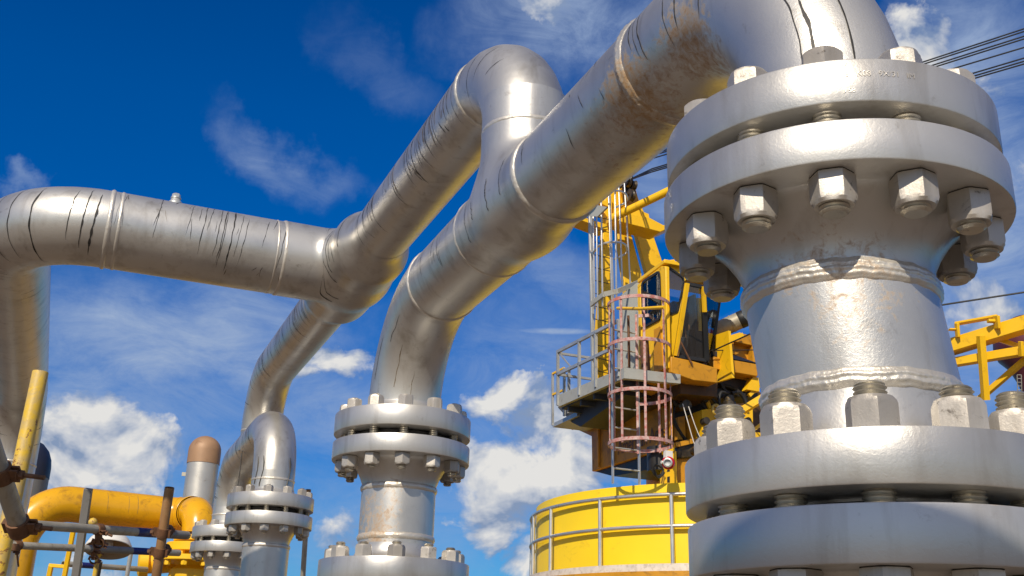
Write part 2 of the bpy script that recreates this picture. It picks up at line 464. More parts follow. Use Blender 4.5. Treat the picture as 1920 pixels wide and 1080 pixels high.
# bends over the two bolted stacks
RB = .385
bm_ = Bend(KM, UP, -EA, RB, pA); br_ = Bend(KR, -EA, -UP, RB, pA)
TAN = .13; tan_ = Line(KM - EA * (LA - RB - TAN), KM - EA * (LA - RB), pA)
mb = MB(); skin(mb, bm_)
def long_drip(mb, S, th, t0, t1, w, mi=1):
    n_ = 20; ph_ = random.random() * 30
    mb.grid([[S.pt(t0 + (t1 - t0) * i / n_, th + .06 * noise.noise(V((i * .16, ph_, 0))) + s_ * w * (.3 + .7 * abs(noise.noise(V((i * .45, ph_, 4))))) * min(1, .3 + i / 5) / S.r / 2, .0008) for i in range(n_ + 1)] for s_ in (-1, 1)], False, mi)
for th, t0, t1, w, mi in ((1.75, .30, .12, .005, 1), (1.45, .22, .0, .007, 1), (2.5, .32, .10, .005, 2), (2.1, .45, .30, .004, 1), (3.0, .2, .05, .004, 2)): long_drip(mb, bm_, th, t0, t1, w, mi)
mb.build('elbow', SILV, man, [(KM + V((-.06, -.1, -.2)), .12, .12)])
mb = MB(); skin(mb, br_); skin(mb, tan_)
for t, a, b, w in ((.03, .7, 1.75, .005), (.055, .9, 2.0, .003), (.075, .8, 2.1, .005), (.12, .75, 1.5, .0035)): streak(mb, tan_, t, a, b, w, 1, .035)
for t, a, b, w in ((.10, 1.1, 2.0, .006), (.06, 1.3, 2.2, .004), (.20, 1.3, 1.9, .004), (.33, 1.0, 1.4, .003)):
    streak(mb, br_, t, a, b, w, 1, .03)
for thp, t0_, t1_, w in ((.95, .40, .60, .005), (.80, .46, .60, .010), (.35, .25, .60, .006), (1.05, .30, .38, .003)):
    n_ = 22; ph_ = random.random() * 30
    A_ = [[br_.pt(t0_ + (t1_ - t0_) * i / n_, thp + (.022 * noise.noise(V((i * .2, ph_, 0)))) + s_ * w * (.35 + .7 * abs(noise.noise(V((i * .45, ph_, 4))))) * min(1, .3 + i / 5) / pA / 2, .0008) for i in range(n_ + 1)] for s_ in (-1, 1)]
    mb.grid(A_, False, 1)
mb.build('elbow', SILV, man, rustA)
# the straight run between them, broken by the tee
tT = 1.095                                         # tee centre, metres from the far corner
KT = KM - EA * tT
run1 = Line(KM - EA * RB, KM - EA * (tT - .225), pA)
run2 = Line(KM - EA * (tT + .225), KM - EA * (LA - RB - TAN), pA)
for S, ss in ((run1, ((.05, .5, 1.5), (.13, .9, 1.9), (.24, .5, 1.8), (.30, 1.2, 1.9), (.36, .7, 1.0))),
              (run2, ((.05, .55, 1.75), (.26, .35, .9), (.29, .6, .85), (.45, .8, 1.2), (.62, .5, .8)))):
    mb = MB(); skin(mb, S)
    for t, a, b in ss: streak(mb, S, min(t, S.L - .01), a, b, .0050, 1, .02)
    streaks(mb, S, 8, 1, .003, .02, S.L - .02, (1.0, 2.0), (.1, .5))
    mb.build('pipe', SILV, man, rustA)
mbT, sdfT, frT = tee_mesh(KT, EA, UP, lambda x: pA + .003 + 0 * x, pB + .003, .235, .335, .07)
ring = []
def tee_streak(mb, K, dm, r, sdf, fr, t, th0, th1, w, mi=1):
    L = Line(K - dm * 1, K + dm * 1, r); n = 24; rows = [[], []]
    ph = random.random() * 40
    for i in range(n + 1):
        th = th0 + (th1 - th0) * i / n
        for s, row in ((-1, rows[0]), (1, rows[1])):
            ww = w * (.4 + abs(noise.noise(V((i * .5, ph, 1))))) * min(1, .3 + i / 4)
            p = L.pt(1 + t + s * ww + .01 * noise.noise(V((i * .25, ph, 3))), th, 0)
            for _ in range(6):
                q = p - fr[0]; l = np.array([[q.dot(fr[1]), q.dot(fr[2]), q.dot(fr[3])]])
                e = 1e-4; d0 = float(sdf(l)[0]); g = [float(sdf(l + np.eye(3)[k] * e)[0] - d0) / e for k in range(3)]
                gv = fr[1] * g[0] + fr[2] * g[1] + fr[3] * g[2]
                p = p - gv * ((d0 - .0009) / max(.2, gv.length_squared))
            row.append(p)
    mb.grid(rows, False, mi)
for t, a, b in ((-.13, 1.2, 2.2), (-.04, 1.5, 1.9), (.06, 1.3, 2.0), (.14, 1.0, 1.9)): tee_streak(mbT, KT, -EA, pA, sdfT, frT, t, a, b, .0026)
mbT.build('tee', SILV, man, rustA)

# the branch, rising from the tee and turning into the loop
KB = V((KT.x, KT.y, ZB)); eB = Bend(KB, UP, EA, .31, pB)
br = Line(KT + UP * .325, eB.a, pB)
if br.L > .01 and eB.a.z > br.a.z:
    mb = MB(); skin(mb, br); mb.build('pipe', SILV, man)
mb = MB(); skin(mb, eB, seg=64)
for t, a, b, w in ((.36, 1.2, 2.9, .005), (.29, 1.1, 2.3, .004), (.2, 1.3, 1.9, .004), (.44, 1.5, 2.3, .003), (.10, -1.7, -1.2, .004)):
    streak(mb, eB, t, -a + .6, -b + .6, w)
# vertical drips down the outside of the bend
mb.build('elbow', SILV, man)
tC = 2.10; tE = 4.36
K4 = KB + EA * tC; K5 = KB + EA * tE
runB = Line(eB.b, K4 - EA * .52, pB)
mb = MB(); skin(mb, runB)
streaks(mb, runB, 46, -1, .006, .02, runB.L - .02, (.35, 1.2), (.8, 2.0), clusters=7)
streaks(mb, runB, 14, -1, .005, .02, runB.L - .02, (1.5, 2.2), (.1, .6))
mb.build('pipe', SILV, man, [(runB.a + EA * .9 + V((-.05, 0, -.12)), .3, .10)])
# big tee: the loop runs through it and the header leaves to the left
def rT(x):
    x = np.abs(x); s = np.clip((x - .30) / .19, 0, 1); s = s * s * (3 - 2 * s)
    return (pC + .004) * (1 - s) + (pB + .001) * s
mbT, sdf4, fr4 = tee_mesh(K4, EA, G1, rT, pC + .004, .53, .36, .06, .012)
for t, a, b in ((-.02, .7, 2.0), (-.06, .8, 2.1), (-.2, .5, 1.7), (-.23, .5, 1.5), (-.17, .7, 1.9), (-.28, .3, 1.6), (-.36, .4, 1.4), (.12, .9, 1.6)):
    tee_streak(mbT, K4, EA, pC, sdf4, fr4, t, -a * 1.1, -b * 1.3, .0034)
mbT.build('tee', SILV, man)
runB2 = Line(K4 + EA * .52, K5 - EA * .36, pB)
mb = MB(); skin(mb, runB2); streaks(mb, runB2, 52, -1, .0065, .02, runB2.L - .02, (.3, 1.1), (.9, 2.1), clusters=9)
mb.build('pipe', SILV, man, [(runB2.a + EA * .6 + V((-.1, -.05, 0)), .4, .12)])
eB2 = Bend(K5, EA, -UP, .36, pB); mb = MB(); skin(mb, eB2)
streaks(mb, eB2, 16, -1, .005, .0, eB2.L, (.6, 1.4), (.4, 1.0)); mb.build('elbow', SILV, man)
tail = Line(eB2.b, V((eB2.b.x, eB2.b.y, 2.94)), pB)
mb = MB(); skin(mb, tail)
for q in (-.9, -.5, .3): mb.tube([tail.pt(.02, 3.6 + q), tail.pt(.2, 3.55 + q), tail.pt(.5, 3.62 + q)], [.001, .004, .001], 5, 1)
mb.build('pipe', SILV, man)
# header to the left, turning away from us
K7 = K4 + G1 * 1.515
runC = Line(K4 + G1 * .34, K7 - G1 * .40, pC)
mb = MB(); skin(mb, runC)
for f, a, b, w in ((.02, .75, 1.55, .0045), (.06, .35, .8, .004), (.31, .3, 1.75, .008), (.27, .6, 1.45, .004), (.24, .75, 1.6, .004), (.36, .25, 1.6, .006), (.385, .2, 1.5, .006), (.355, .4, 1.7, .005),
                   (.43, .25, 1.0, .003), (.47, .15, 1.5, .005), (.55, .5, 1.2, .003), (.62, .2, .5, .006), (.72, .2, 1.35, .005), (.73, .9, 1.15, .004), (.92, .6, 1.2, .003), (.12, .7, 1.2, .0035)):
    streak(mb, runC, f * runC.L, -a * 1.1, -b * 1.46, w * 1.05, 1, .03)
streaks(mb, runC, 12, -1, .0035, .02, runC.L - .02, (.4, 1.6), (.2, .7)); streaks(mb, runC, 6, -1, .005, .02, runC.L * .5, (2.2, 2.5), (.1, .3))
mb.build('pipe', SILV, man)
eC = Bend(K7, G1, EA, .40, pC); mb = MB(); skin(mb, eC, seg=64)
# bend surface angle runs from its outside; the camera sees the inner lower side
for t, a, b, w in ((.03, 1.9, 2.9, .008), (.06, 1.7, 2.7, .006), (.10, 1.8, 2.5, .004), (.22, 1.6, 3.3, .006), (.30, 1.5, 3.0, .004), (.37, 1.6, 3.1, .005), (.42, 1.4, 2.6, .004), (.47, 1.3, 3.3, .006), (.50, 1.4, 3.4, .007),
                   (.52, 1.5, 3.5, .009), (.56, 1.3, 3.5, .007), (.6, 1.6, 3.4, .007), (.62, 1.8, 3.0, .006)):
    streak(mb, eC, t, 2.55 - a, 1.75 - b, w * 1.2, 1, .02)
mb.build('elbow', SILV, man)
K8 = K7 + EA * 3.75
runD = Line(K7 + EA * .40, K8 - EA * .46, pC)
mb = MB(); skin(mb, runD)
streaks(mb, runD, 22, -1, .005, .1, runD.L - .1, (.9, 2.0), (.3, 1.0)); streaks(mb, runD, 12, 1, .005, .1, runD.L - .1, (1.6, 2.4), (.2, .8))
mb.build('pipe', SILV, man)
eD = Bend(K8, EA, -UP, .46, pC); mb = MB(); skin(mb, eD)
for t, a, b in ((.3, 1.4, 2.6), (.45, 1.6, 2.9), (.62, 1.9, 2.8)): streak(mb, eD, t, -a, -b, .009); streak(mb, eD, t + .1, a, b, .007)
mb.build('elbow', SILV, man)
drop = Line(eD.b, V((eD.b.x, eD.b.y, .02)), pC); mb = MB(); skin(mb, drop); mb.build('pipe', SILV, man)
# weld beads
bead('weld_bead', tan_, .004, man, .034, .0075, 1.0, rustA, 260, 12, passes=2)
bead('weld_bead', br_, br_.L - .004, man, .026, .006, 1)
bead('weld_bead', run1, .004, man, .018, .0055); bead('weld_bead', run1, run1.L - .002, man, .020, .006)
bead('weld_bead', run2, .004, man, .026, .0075, 1.0)
bead('weld_bead', bm_, .006, man, .026, .007)
bead('weld_bead', eB, .004, man, .02, .0055); bead('weld_bead', eB, eB.L - .004, man, .022, .006)
bead('weld_bead', runC, .012, man, .020, .006); bead('weld_bead', runC, .05, man, .010, .003)
bead('weld_bead', runC, runC.L - .004, man, .022, .007, .6); bead('weld_bead', runC, runC.L - .045, man, .016, .004, .6)
bead('weld_bead', runB2, .006, man, .012, .003); bead('weld_bead', eB2, eB2.L - .01, man, .014, .003); bead('weld_bead', eD, eD.L, man, .02, .005)
# little plug on top of the header
pp = runC.pt(runC.L * .655, 0)
mb = MB(); mb.lathe([(.030, -.01), (.030, .012), (.024, .018), (.020, .03), (.023, .031), (.023, .036), (.017, .037)], pp, UP, 16); mb.lathe([(.017, .036), (.019, .038), (.019, .052), (.015, .055), (0, .055)], pp, UP, 6)
mb.build('vent_plug', M['galv'], man)

def stack(name, label, X, Y, rp, Rf, z, hub_r, hub_h, pipe_lo, rust=None, n=12, ph=0.0, af=.06, hn=.055, rs=.02, outs=(.012, .004), rb=None, upper_parent=None, neck_up=.05, flange_parent_up=None, cat='pipe', hi=1.0):
    """z = (top of upper plate, its underside, top of lower plate, its underside); the upper flange belongs to the pipe above"""
    t = thing(name, (X, Y, z[3]), label, cat)
    Ru, Rf = Rf if isinstance(Rf, tuple) else (Rf, Rf)
    rb = rb or (Rf * .815)
    flange((X, Y, z[0]), -UP, rp * .985, Ru, z[0] - z[1], hub_r, neck_up, rp * 1.1, upper_parent, rust)
    flange((X, Y, z[3]), UP, rp, Rf, z[2] - z[3], hub_r, hub_h, rp * 1.1, t, rust)
    mb = MB(); mb.lathe([(rp * .9, z[2] - .002), (rb - rs * 1.25, z[2] + .0055), (rb - rs * 1.25, z[1] - .0055), (rp * .9, z[1] + .002)], V((X, Y, 0)))  # gasket widened to the studs; its black paints in the gap's shade
    mb.build('gasket', M['gasket'], t)
    bolt_ring(t, X, Y, rb, z[3], z[0], n, front(X, Y) + ph, af, hn, rs, *outs, hi)
    return t

# ---------------- the big stack in the right foreground
zr = [rim(RX, RY, .278, y) for y in (105, 190, 218, 298, 795, 905, 938, 1055)]
zr[1] += .004; zr[2] -= .003
cR = V((RX, RY, 0)); fR = V((-RX, -RY, 0)).normalized()
rustR = [(V((RX, RY, zr[3] - .13)) + fR * .16 + V((.03, 0, 0)), .10, .5), (V((RX, RY, zr[3] - .11)) + fR * .15 + V((-.05, 0, 0)), .11, .45), (V((RX, RY, zr[3] - .18)) + fR * .148 + V((0.0, 0, 0)), .08, .38),
         (V((RX, RY, zr[3] - .12)) + fR * .13 + V((-.12, 0, -.01)), .08, .35), (V((RX, RY, zr[4] + .16)) + fR * .14 + V((-.1, 0, -.04)), .07, .3), (V((RX, RY, zr[4] + .2)) + fR * .14 + V((.12, 0, .04)), .06, .25),
         (V((RX, RY, zr[0] - .04)) + fR * .24 + V((-.17, .0, 0)), .07, .25)]
rustR = [(c, r, a * .62) for c, r, a in rustR]
rp = .146
RU = RX - .011; RLx = RX + .011
sR = stack('flanged_spool', 'largest silver flanged pipe column in the right foreground, with two rope-like welds', RU, RY, rp, (.263, .270), zr[:4], .196, .10, 0, rustR, 12, 0.02, .057, .048, .0215, (.012, .001), .220, man, .05, hi=.72)
# its pipe, welds and lower flange
zw1, zw2 = rim(RX, RY, rp, 497), rim(RX, RY, rp, 712)
RM = RU
S1 = Line((RM, RY, zw1), (RLx, RY, zw2), rp); S1.n1, S1.n2 = V((1, 0, 0)), V((0, -1, 0)); mb = MB(); skin(mb, S1, seg=96); mb.build('pipe', SILV, sR, rustR)
Sn = Line((RU, RY, zr[3] - .095), (RM, RY, zw1), rp * 1.006); mb = MB(); skin(mb, Sn, seg=96, step=.02); mb.build('collar', SILV, sR, rustR)
bead('weld_bead', S1, .006, sR, .036, .0085, .8, rustR, 420, 18, passes=4)
bead('weld_bead', S1, S1.L - .004, sR, .032, .0075, .9, rustR, 420, 16, passes=3)
flange((RLx, RY, zr[4]), -UP, rp, .270, zr[4] - zr[5], .162, zw2 - zr[4] + .002, .16, sR, rustR)
mb = MB(); mb.lathe([(.14, zr[6] - .002), (.168, zr[6] + .0055), (.168, zr[5] - .0055), (.14, zr[5] + .002)], V((RLx, RY, 0))); mb.build('gasket', M['gasket'], sR)
bolt_ring(sR, RLx, RY, .221, zr[7], zr[4], 12, front(RX, RY) + .045, .061, .047, .0225, .02, .024)
base = thing('flanged_riser', (RX, RY, 0), 'thick silver flanged pipe base at the bottom right corner, under the largest column', 'pipe')
flange((RLx + .002, RY, zr[7]), UP, rp, .270, zr[6] - zr[7], .19, .12, .16, base)
S = Line((RLx, RY, zr[7] - .11), (RLx, RY, .02), rp); mb = MB(); skin(mb, S); mb.build('pipe', SILV, base)
mb = MB(); mb.lathe([(rp, .1), (.16, .06), (.17, .022), (.28, .02), (.283, .015), (.283, .002)], V((RLx, RY, 0))); mb.build('flange', M['flange'], base)

# ---------------- the middle stack
zm = [rim(MX, MY, .247, y) for y in (757, 795, 811, 845, 1043)]
fM = V((-MX, -MY, 0)).normalized()
rustM = [(V((MX, MY, zm[3] - .22)) + fM * .12 + V((-.09, 0, 0)), .16, .5), (V((MX, MY, zm[3] - .28)) + fM * .12 + V((-.08, 0, 0)), .10, .6), (V((MX, MY, zm[3] - .11)) + fM * .14 + V((-.02, 0, 0)), .07, .42),
         (V((MX, MY, zm[3] - .33)) + fM * .12 + V((.09, 0, 0)), .08, .25)]
rustM = [(c, r, a * .75) for c, r, a in rustM]
sM = stack('flanged_spool', 'medium silver flanged pipe column in the middle, stained brown below its bolted flange', MX, MY, .132, .247, zm[:4], .172, .10, 0, rustM, 12, 0.02, .050, .040, .016, (.014, .004), .206, man, .06)
zc1, zc2 = rim(MX, MY, .132, 908), rim(MX, MY, .132, 1003)
S = Line((MX, MY, zm[3] - .09), (MX, MY, zm[4] + .05), .132); mb = MB(); skin(mb, S); mb.build('pipe', SILV, sM, rustM)
bead('weld_bead', S, S.a.z - zc1, sM, .024, .006, 1, rustM); bead('weld_bead', S, S.a.z - zc2, sM, .024, .006, 1, rustM)
flange((MX, MY, zm[4]), -UP, .132, .262, .085, .155, .06, .14, sM)
mb = MB(); mb.lathe([(.132, 0), (.132, zm[4] - .26), (.16, zm[4] - .22), (.17, zm[4] - .202), (.258, zm[4] - .2), (.262, zm[4] - .196), (.262, zm[4] - .114), (.258, zm[4] - .11), (.14, zm[4] - .11), (.14, zm[4] - .08)], V((MX, MY, 0)))
mb.build('riser', M['flange'], sM)
bolt_ring(sM, MX, MY, .216, zm[4] - .2, zm[4], 12, front(MX, MY) + .02, .052, .040, .017, .014, .012)

# ---------------- the small arch and its two stacks
L1 = V((-1.352, 6.2, 0)); EL = EA; LL = 1.62; L2 = L1 + EL * LL; pL = .122
zl1 = [rim(L1.x, L1.y, .245, y) for y in (921, 946, 957, 981)]
zl2 = [z + (rim(L2.x, L2.y, .238, 1000) - rim(L1.x, L1.y, .245, 930)) * 0 for z in zl1]
arch = thing('arch_pipe', (L1.x, L1.y, zl1[0]), 'small silver pipe arch bending over between two flanges at lower left, with dark drip rings', 'pipe')
ZL = rim(L1.x, L1.y, -.12, 800)
KL1 = V((L1.x, L1.y, ZL)); KL2 = V((L2.x, L2.y, ZL)); RL = .30
eL1 = Bend(KL1, UP, EL, RL, pL); eL2 = Bend(KL2, EL, -UP, RL, pL)
mb = MB(); skin(mb, eL1); streaks(mb, eL1, 6, -1, .004, 0, eL1.L, (1.0, 1.6), (.4, 1.0))
up1 = Line((L1.x, L1.y, zl1[0] + .04), eL1.a, pL); skin(mb, up1)
streak(mb, up1, .2, 2.0, 2.05, .004)
for q, z0, z1 in ((2.55, .30, -.02), (2.2, .22, .02), (3.9, .28, .1)):
    b0 = front(L1.x, L1.y) + (q - 3.14)
    pts = [V((L1.x, L1.y, ZL - .22 - k * .04)) + V((math.cos(b0 + .08 * math.sin(k)), math.sin(b0 + .08 * math.sin(k)), 0)) * (pL + .0005) for k in range(int(3 + z0 * 10))]
    mb.tube(pts, [.0012 + .003 * abs(math.sin(k * 1.3)) for k in range(len(pts))], 5, 1)
mb.build('elbow', SILV, arch)
rL = Line(eL1.b, eL2.a, pL); mb = MB(); skin(mb, rL); streaks(mb, rL, 30, -1, .008, .0, rL.L, (.3, 1.0), (.8, 1.8), clusters=5); mb.build('pipe', SILV, arch)
mb = MB(); skin(mb, eL2); streaks(mb, eL2, 16, -1, .008, 0, eL2.L, (.8, 1.6), (.4, 1.2)); dn = Line(eL2.b, (L2.x, L2.y, zl2[0] + .04), pL); skin(mb, dn); mb.build('elbow', SILV, arch)
bead('weld_bead', up1, .055, arch, .016, .004); bead('weld_bead', dn, dn.L - .05, arch, .016, .004)
for (Q, z, lab, ph) in ((L1, zl1, 'nearer small silver flanged pipe column at lower left, beside a thin grey pole', -.10),
                        (L2, zl2, 'farther small silver flanged pipe column, half hidden, beside the yellow valve', .05)):
    s = stack('flanged_spool', lab, Q.x, Q.y, .128, .245, z, .165, .10, 0, None, 12, ph, .048, .038, .016, (.012, .004), .206, arch, .045)
    S = Line((Q.x, Q.y, z[3] - .09), (Q.x, Q.y, .02), .130); mb = MB(); skin(mb, S); mb.build('pipe', SILV, s)
    bead('weld_bead', S, .012, s, .022, .005); bead('weld_bead', S, .20, s, .016, .004)

# worn stamping on the big upper flange
def text_mesh(body, size, name='stamp'):
    c = bpy.data.curves.new(name, 'FONT'); c.body = body; c.size = size; c.extrude = .0; c.align_x = 'CENTER'
    o = bpy.data.objects.new(name, c); col.objects.link(o); bpy.context.view_layer.update()
    me = bpy.data.meshes.new_from_object(o); col.objects.unlink(o); bpy.data.objects.remove(o); return me
def stamp(body, size, az, z, R):
    me = text_mesh(body, size); bmx = bmesh.new(); bmx.from_mesh(me); bmesh.ops.triangulate(bmx, faces=bmx.faces)
    bmesh.ops.subdivide_edges(bmx, edges=[e for e in bmx.edges if e.calc_length() > size], cuts=1)
    mb = MB(); vs = []
    for v in bmx.verts:
        a = az + v.co.x / R; vs.append(V((RU + math.cos(a) * (R + .0009), RY + math.sin(a) * (R + .0009), z + v.co.y)))
    bmx.verts.ensure_lookup_table()
    mb.add(vs, [[v.index for v in f.verts] for f in bmx.faces]); bmx.free(); return mb
a0 = front(RX, RY)
for tx, sz, da, dz in (('2 W.   A105   K08   9X/31   IM', .0125, .22, -.030), ('0 W', .010, .12, -.012), ('5 58', .010, .15, -.056)):
    stamp(tx, sz, a0 + da, zr[0] + dz, .263).build('stamped_lettering', M['weld'], man)

for tx, sz, da, dz in (('X', .020, -1.12, .040), ('9', .020, -1.09, .014)):
    mbx = stamp(tx, sz, a0 + da, zr[3] + dz, .2703); mbx.build('chalk_mark', M['white'], sR)
# ================================================================== left corner: scaffold, yellow pipe, lamp
def tube_thing(name, pts, r, mat, label, cat, bands=(), group=None, seg=20, hollow=True):
    pts = [V(p) for p in pts]; t = thing(name, pts[-1], label, cat, group)
    mb = MB(); d = (pts[-1] - pts[0]).normalized(); L = (pts[-1] - pts[0]).length
    mb.lathe([(r * .82, .03), (r * .84, 0), (r * .97, 0), (r, .002), (r, L * .25), (r, L * .5), (r, L * .75), (r, L - .002), (r * .97, L), (r * .84, L), (r * .82, L - .03), (0, L - .03)], pts[0], d, seg)
    mb.build('tube', M[mat], t)
    for f0, f1, m in bands:
        mb = MB(); mb.lathe([(r, 0), (r + .0012, .0005), (r + .0012, (f1 - f0) * L), (r, (f1 - f0) * L + .0005)], pts[0] + d * L * f0, d, seg); mb.build('paint_band', M[m], t)
    return t
def coupler(c, ax, label, bolt, c2=None, ax2=None, r=.0245, blen=.07):
    """a pressed clamp: a collar round the tube, lugs, a bolt and nut; a second collar where two tubes cross"""
    c = V(c); t = thing('scaffold_coupler', c, label, 'clamp'); b = V(bolt).normalized(); mb = MB()
    for q, a in ((c, ax),) + (((c2, ax2),) if c2 is not None else ()):
        a = V(a).normalized(); q = V(q); bb = (b - a * b.dot(a)).normalized(); y = a.cross(bb)
        mb.lathe([(r + .0008, -.023), (r + .006, -.022), (r + .0072, 0), (r + .006, .022), (r + .0008, .023)], q, a, 24)
        for s in (-1, 1): mb.box(q + bb * (r + .014) + y * .008 * s, bb * .012, y * .003, a * .019)
        mb.box(q - bb * (r + .010), bb * .006, y * .010, a * .018)
    if c2 is not None: mb.bar(c, c2, .03, .03)
    mb.build('clamp_body', M['rusty'], t)
    a = V(ax).normalized(); bb = (b - a * b.dot(a)).normalized(); q = c + bb * (r + .006)
    mb = MB(); mb.tube([q, q + b * blen], .0062, 10); mb.lathe([(0, 0), (.012, 0), (.0125, .002), (.0125, .012), (.011, .013), (0, .013)], q + b * .018, b, 6); mb.lathe([(.006, 0), (.015, 0), (.015, .003), (.006, .003)], q + b * .014, b, 16)
    mb.build('bolt', M['rusty'], t)
    return t
rightv = ROT @ V((1, 0, 0)); upv = ROT @ V((0, 1, 0)); back = ROT @ V((0, 0, 1))
GS = 'scaffold tubes at lower left'
y0 = P(76, 697, 3.4); y1 = P(20, 960, 3.25); dd = (y1 - y0)
tube_thing('scaffold_tube', [y0 + dd * (2.9 / dd.length), y0], .0245, 'scafyel', 'worn yellow scaffold tube leaning up at the left edge with an open top', 'scaffold tube', group=GS)
n0 = P(-28, 800, 2.7); n1 = P(40, 1000, 2.9)
tube_thing('scaffold_tube', [n0 + (n0 - n1) * 2.2, n1], .0245, 'scaf', 'thick nearest grey scaffold tube slanting down from the left edge', 'scaffold tube', group=GS)
h0 = P(40, 983, 5.4); h1 = P(352, 1004, 6.6)
tube_thing('scaffold_tube', [h0, h1], .0245, 'scaf', 'upper horizontal grey scaffold tube with a blue band, crossing just under the yellow pipe', 'scaffold tube', ((.645, .745, 'blue'), (.745, .985, 'steelgrey')), GS)
h2 = P(20, 1022, 7.0); h3 = P(336, 1037, 8.2)
tube_thing('scaffold_tube', [h2, h3], .0245, 'scaf', 'second horizontal scaffold tube with a blue band, passing in front of the lamp', 'scaffold tube', ((.42, .685, 'steelgrey'), (.685, .80, 'blue')), GS)
h4 = P(118, 1057, 9.4); h5 = P(275, 1068, 10.2)
tube_thing('scaffold_tube', [h4, h5], .0245, 'scaf', 'lowest and farthest horizontal scaffold tube, below the lamp', 'scaffold tube', ((.20, .36, 'blue'),), GS)
def down(px, py, qx, qy, d, z=0.02):
    a = P(px, py, d); b = P(qx, qy, d); k = (b - a); return [a + k * ((z - a.z) / k.z), a]
bt = P(318, 914, 5.3)
tube_thing('scaffold_tube', down(318, 914, 293, 1080, 5.3), .0235, 'scafbrown', 'brown rusty upright scaffold pole in front of the yellow pipe bend', 'scaffold tube', group=GS)
g = down(166, 916, 142, 1080, 5.9); t = thing('steel_post', g[0], 'flat dark grey upright steel post in front of the yellow pipe', 'post')
mb = MB(); mb.bar(g[0], g[1], .042, .03, V((0, -1, 0))); mb.build('post', M['steelgrey'], t, bevel=.003)
tube_thing('scaffold_tube', down(188, 1053, 183, 1080, 9.6), .02, 'galv', 'short silver upright tube with a dark top below the lamp', 'scaffold tube', ((.93, 1.0, 'dark'),), GS)
tube_thing('scaffold_tube', down(246, 1034, 238, 1080, 9.9), .02, 'galv', 'thin silver upright tube to the right of the lamp', 'scaffold tube', ((.80, .86, 'dark'),), GS)
tube_thing('scaffold_tube', down(578, 918, 568, 1080, 7.2), .0175, 'scaf', 'thin grey pole standing behind the small flanged column', 'pole', ((.93, 1.0, 'scafbrown'),))
on = lambda a, b, f: a + (b - a) * f
nb0 = n0 + (n1 - n0) * .42
coupler(nb0, n1 - n0, 'rusty clamp round the upper part of the thick nearest tube with a bolt pointing right', rightv - upv * .12, blen=.085)
coupler(on(n0, n1, .93), n1 - n0, 'rusty clamp at the lower end of the thick nearest grey tube', rightv - upv * .1, blen=.06)
coupler(on(h2, h3, .035), h3 - h2, 'dark rusty clamp in the lower left corner on the end of the second horizontal tube', -upv + rightv * .1, on(h2, h3, .035) - back * -.055, UP, blen=.11)
bp0, bp1 = down(318, 914, 293, 1080, 5.3)
def near_on(a, b, py):
    best = min((abs((lambda q: 540 - F * q.y / -q.z)(ROT.transposed() @ (on(a, b, f / 400) - CAM)) - py), f / 400) for f in range(401)); return on(a, b, best[1])
coupler(near_on(bp0, bp1, 999), bp1 - bp0, 'brown clamp where the rusty pole meets the upper horizontal tube', -rightv, near_on(bp0, bp1, 999) - back * .055, h1 - h0, .0235, .03)
coupler(near_on(bp0, bp1, 1035), bp1 - bp0, 'brown clamp where the rusty pole meets the second horizontal tube', -rightv, near_on(bp0, bp1, 1035) - back * .055, h3 - h2, .0235, .03)
for tb, f, lab in (((h0, h1), .415, 'brown clamp hanging on the upper horizontal tube beside the grey steel post'), ((h2, h3), .455, 'brown clamp hanging below the second horizontal tube beside the grey steel post')):
    q = on(*tb, f); coupler(q, tb[1] - tb[0], lab, rightv * .9 - upv * .4, q - upv * .075, (rightv * .3 + back).normalized(), blen=.06)
t = thing('ball_valve', P(174, 979, 6.2), 'small yellow green knob on top of the upper horizontal tube beside the steel post', 'knob')
mb = MB(); mb.lathe([(0, -.026), (.016, -.02), (.025, -.006), (.025, .006), (.016, .02), (0, .026)], P(174, 979, 6.2), UP, 16); mb.build('knob', M['scafyel'], t); t.name = 'tube_knob'

# yellow process pipe
yl = P(48, 946, 10.2); yr = P(350, 959, 11.0); yr.z = yl.z = (yl.z + yr.z) / 2
yp = thing('yellow_pipe', V((yl.x, yl.y, 0)), 'glossy yellow horizontal pipe with a bend at each end, behind the scaffold tubes', 'pipe')
dy = (yr - yl).normalized(); ry = .172; tow = V((dy.y, -dy.x, 0)).normalized(); yr2 = yr + tow * .50
e1 = Bend(yl, UP, dy, .42, ry); e2 = Bend(yr, dy, tow, .24, ry); e3 = Bend(yr2, tow, -UP, .22, ry * .93); Yl = Line(e1.b, e2.a, ry)
YM = [M['pipe_yellow'], M['rundirt'], M['rundirt']]
mb = MB(); skin(mb, e1); mb.build('elbow', YM, yp)
mb = MB(); skin(mb, Yl)
for f in (.12, .33, .56, .66, .95): streak(mb, Yl, f * Yl.L, -.6, -1.9, .006, 1, .01); streak(mb, Yl, f * Yl.L, .6, 1.9, .006, 1, .01)
mb.build('pipe', YM, yp)
mb = MB(); skin(mb, e2); mb.build('elbow', YM, yp)
mb = MB(); skin(mb, e3); skin(mb, Line(e2.b, e3.a, ry * .95)); mb.build('elbow', YM, yp)
lo = Line(V((yl.x, yl.y, .02)), e1.a, ry); mb = MB(); skin(mb, lo); mb.build('pipe', YM, yp)
yr = yr2.copy()
zv = z_at(yr.x, yr.y, 1000)
up_ = Line(e3.b, V((yr.x, yr.y, zv)), ry * .93); mb = MB(); skin(mb, up_); mb.build('pipe', YM, yp)
for k in range(3): bead('weld_bead', e2, e2.L * k / 2.2, yp, .016, .006, mat='pipe_yellow')
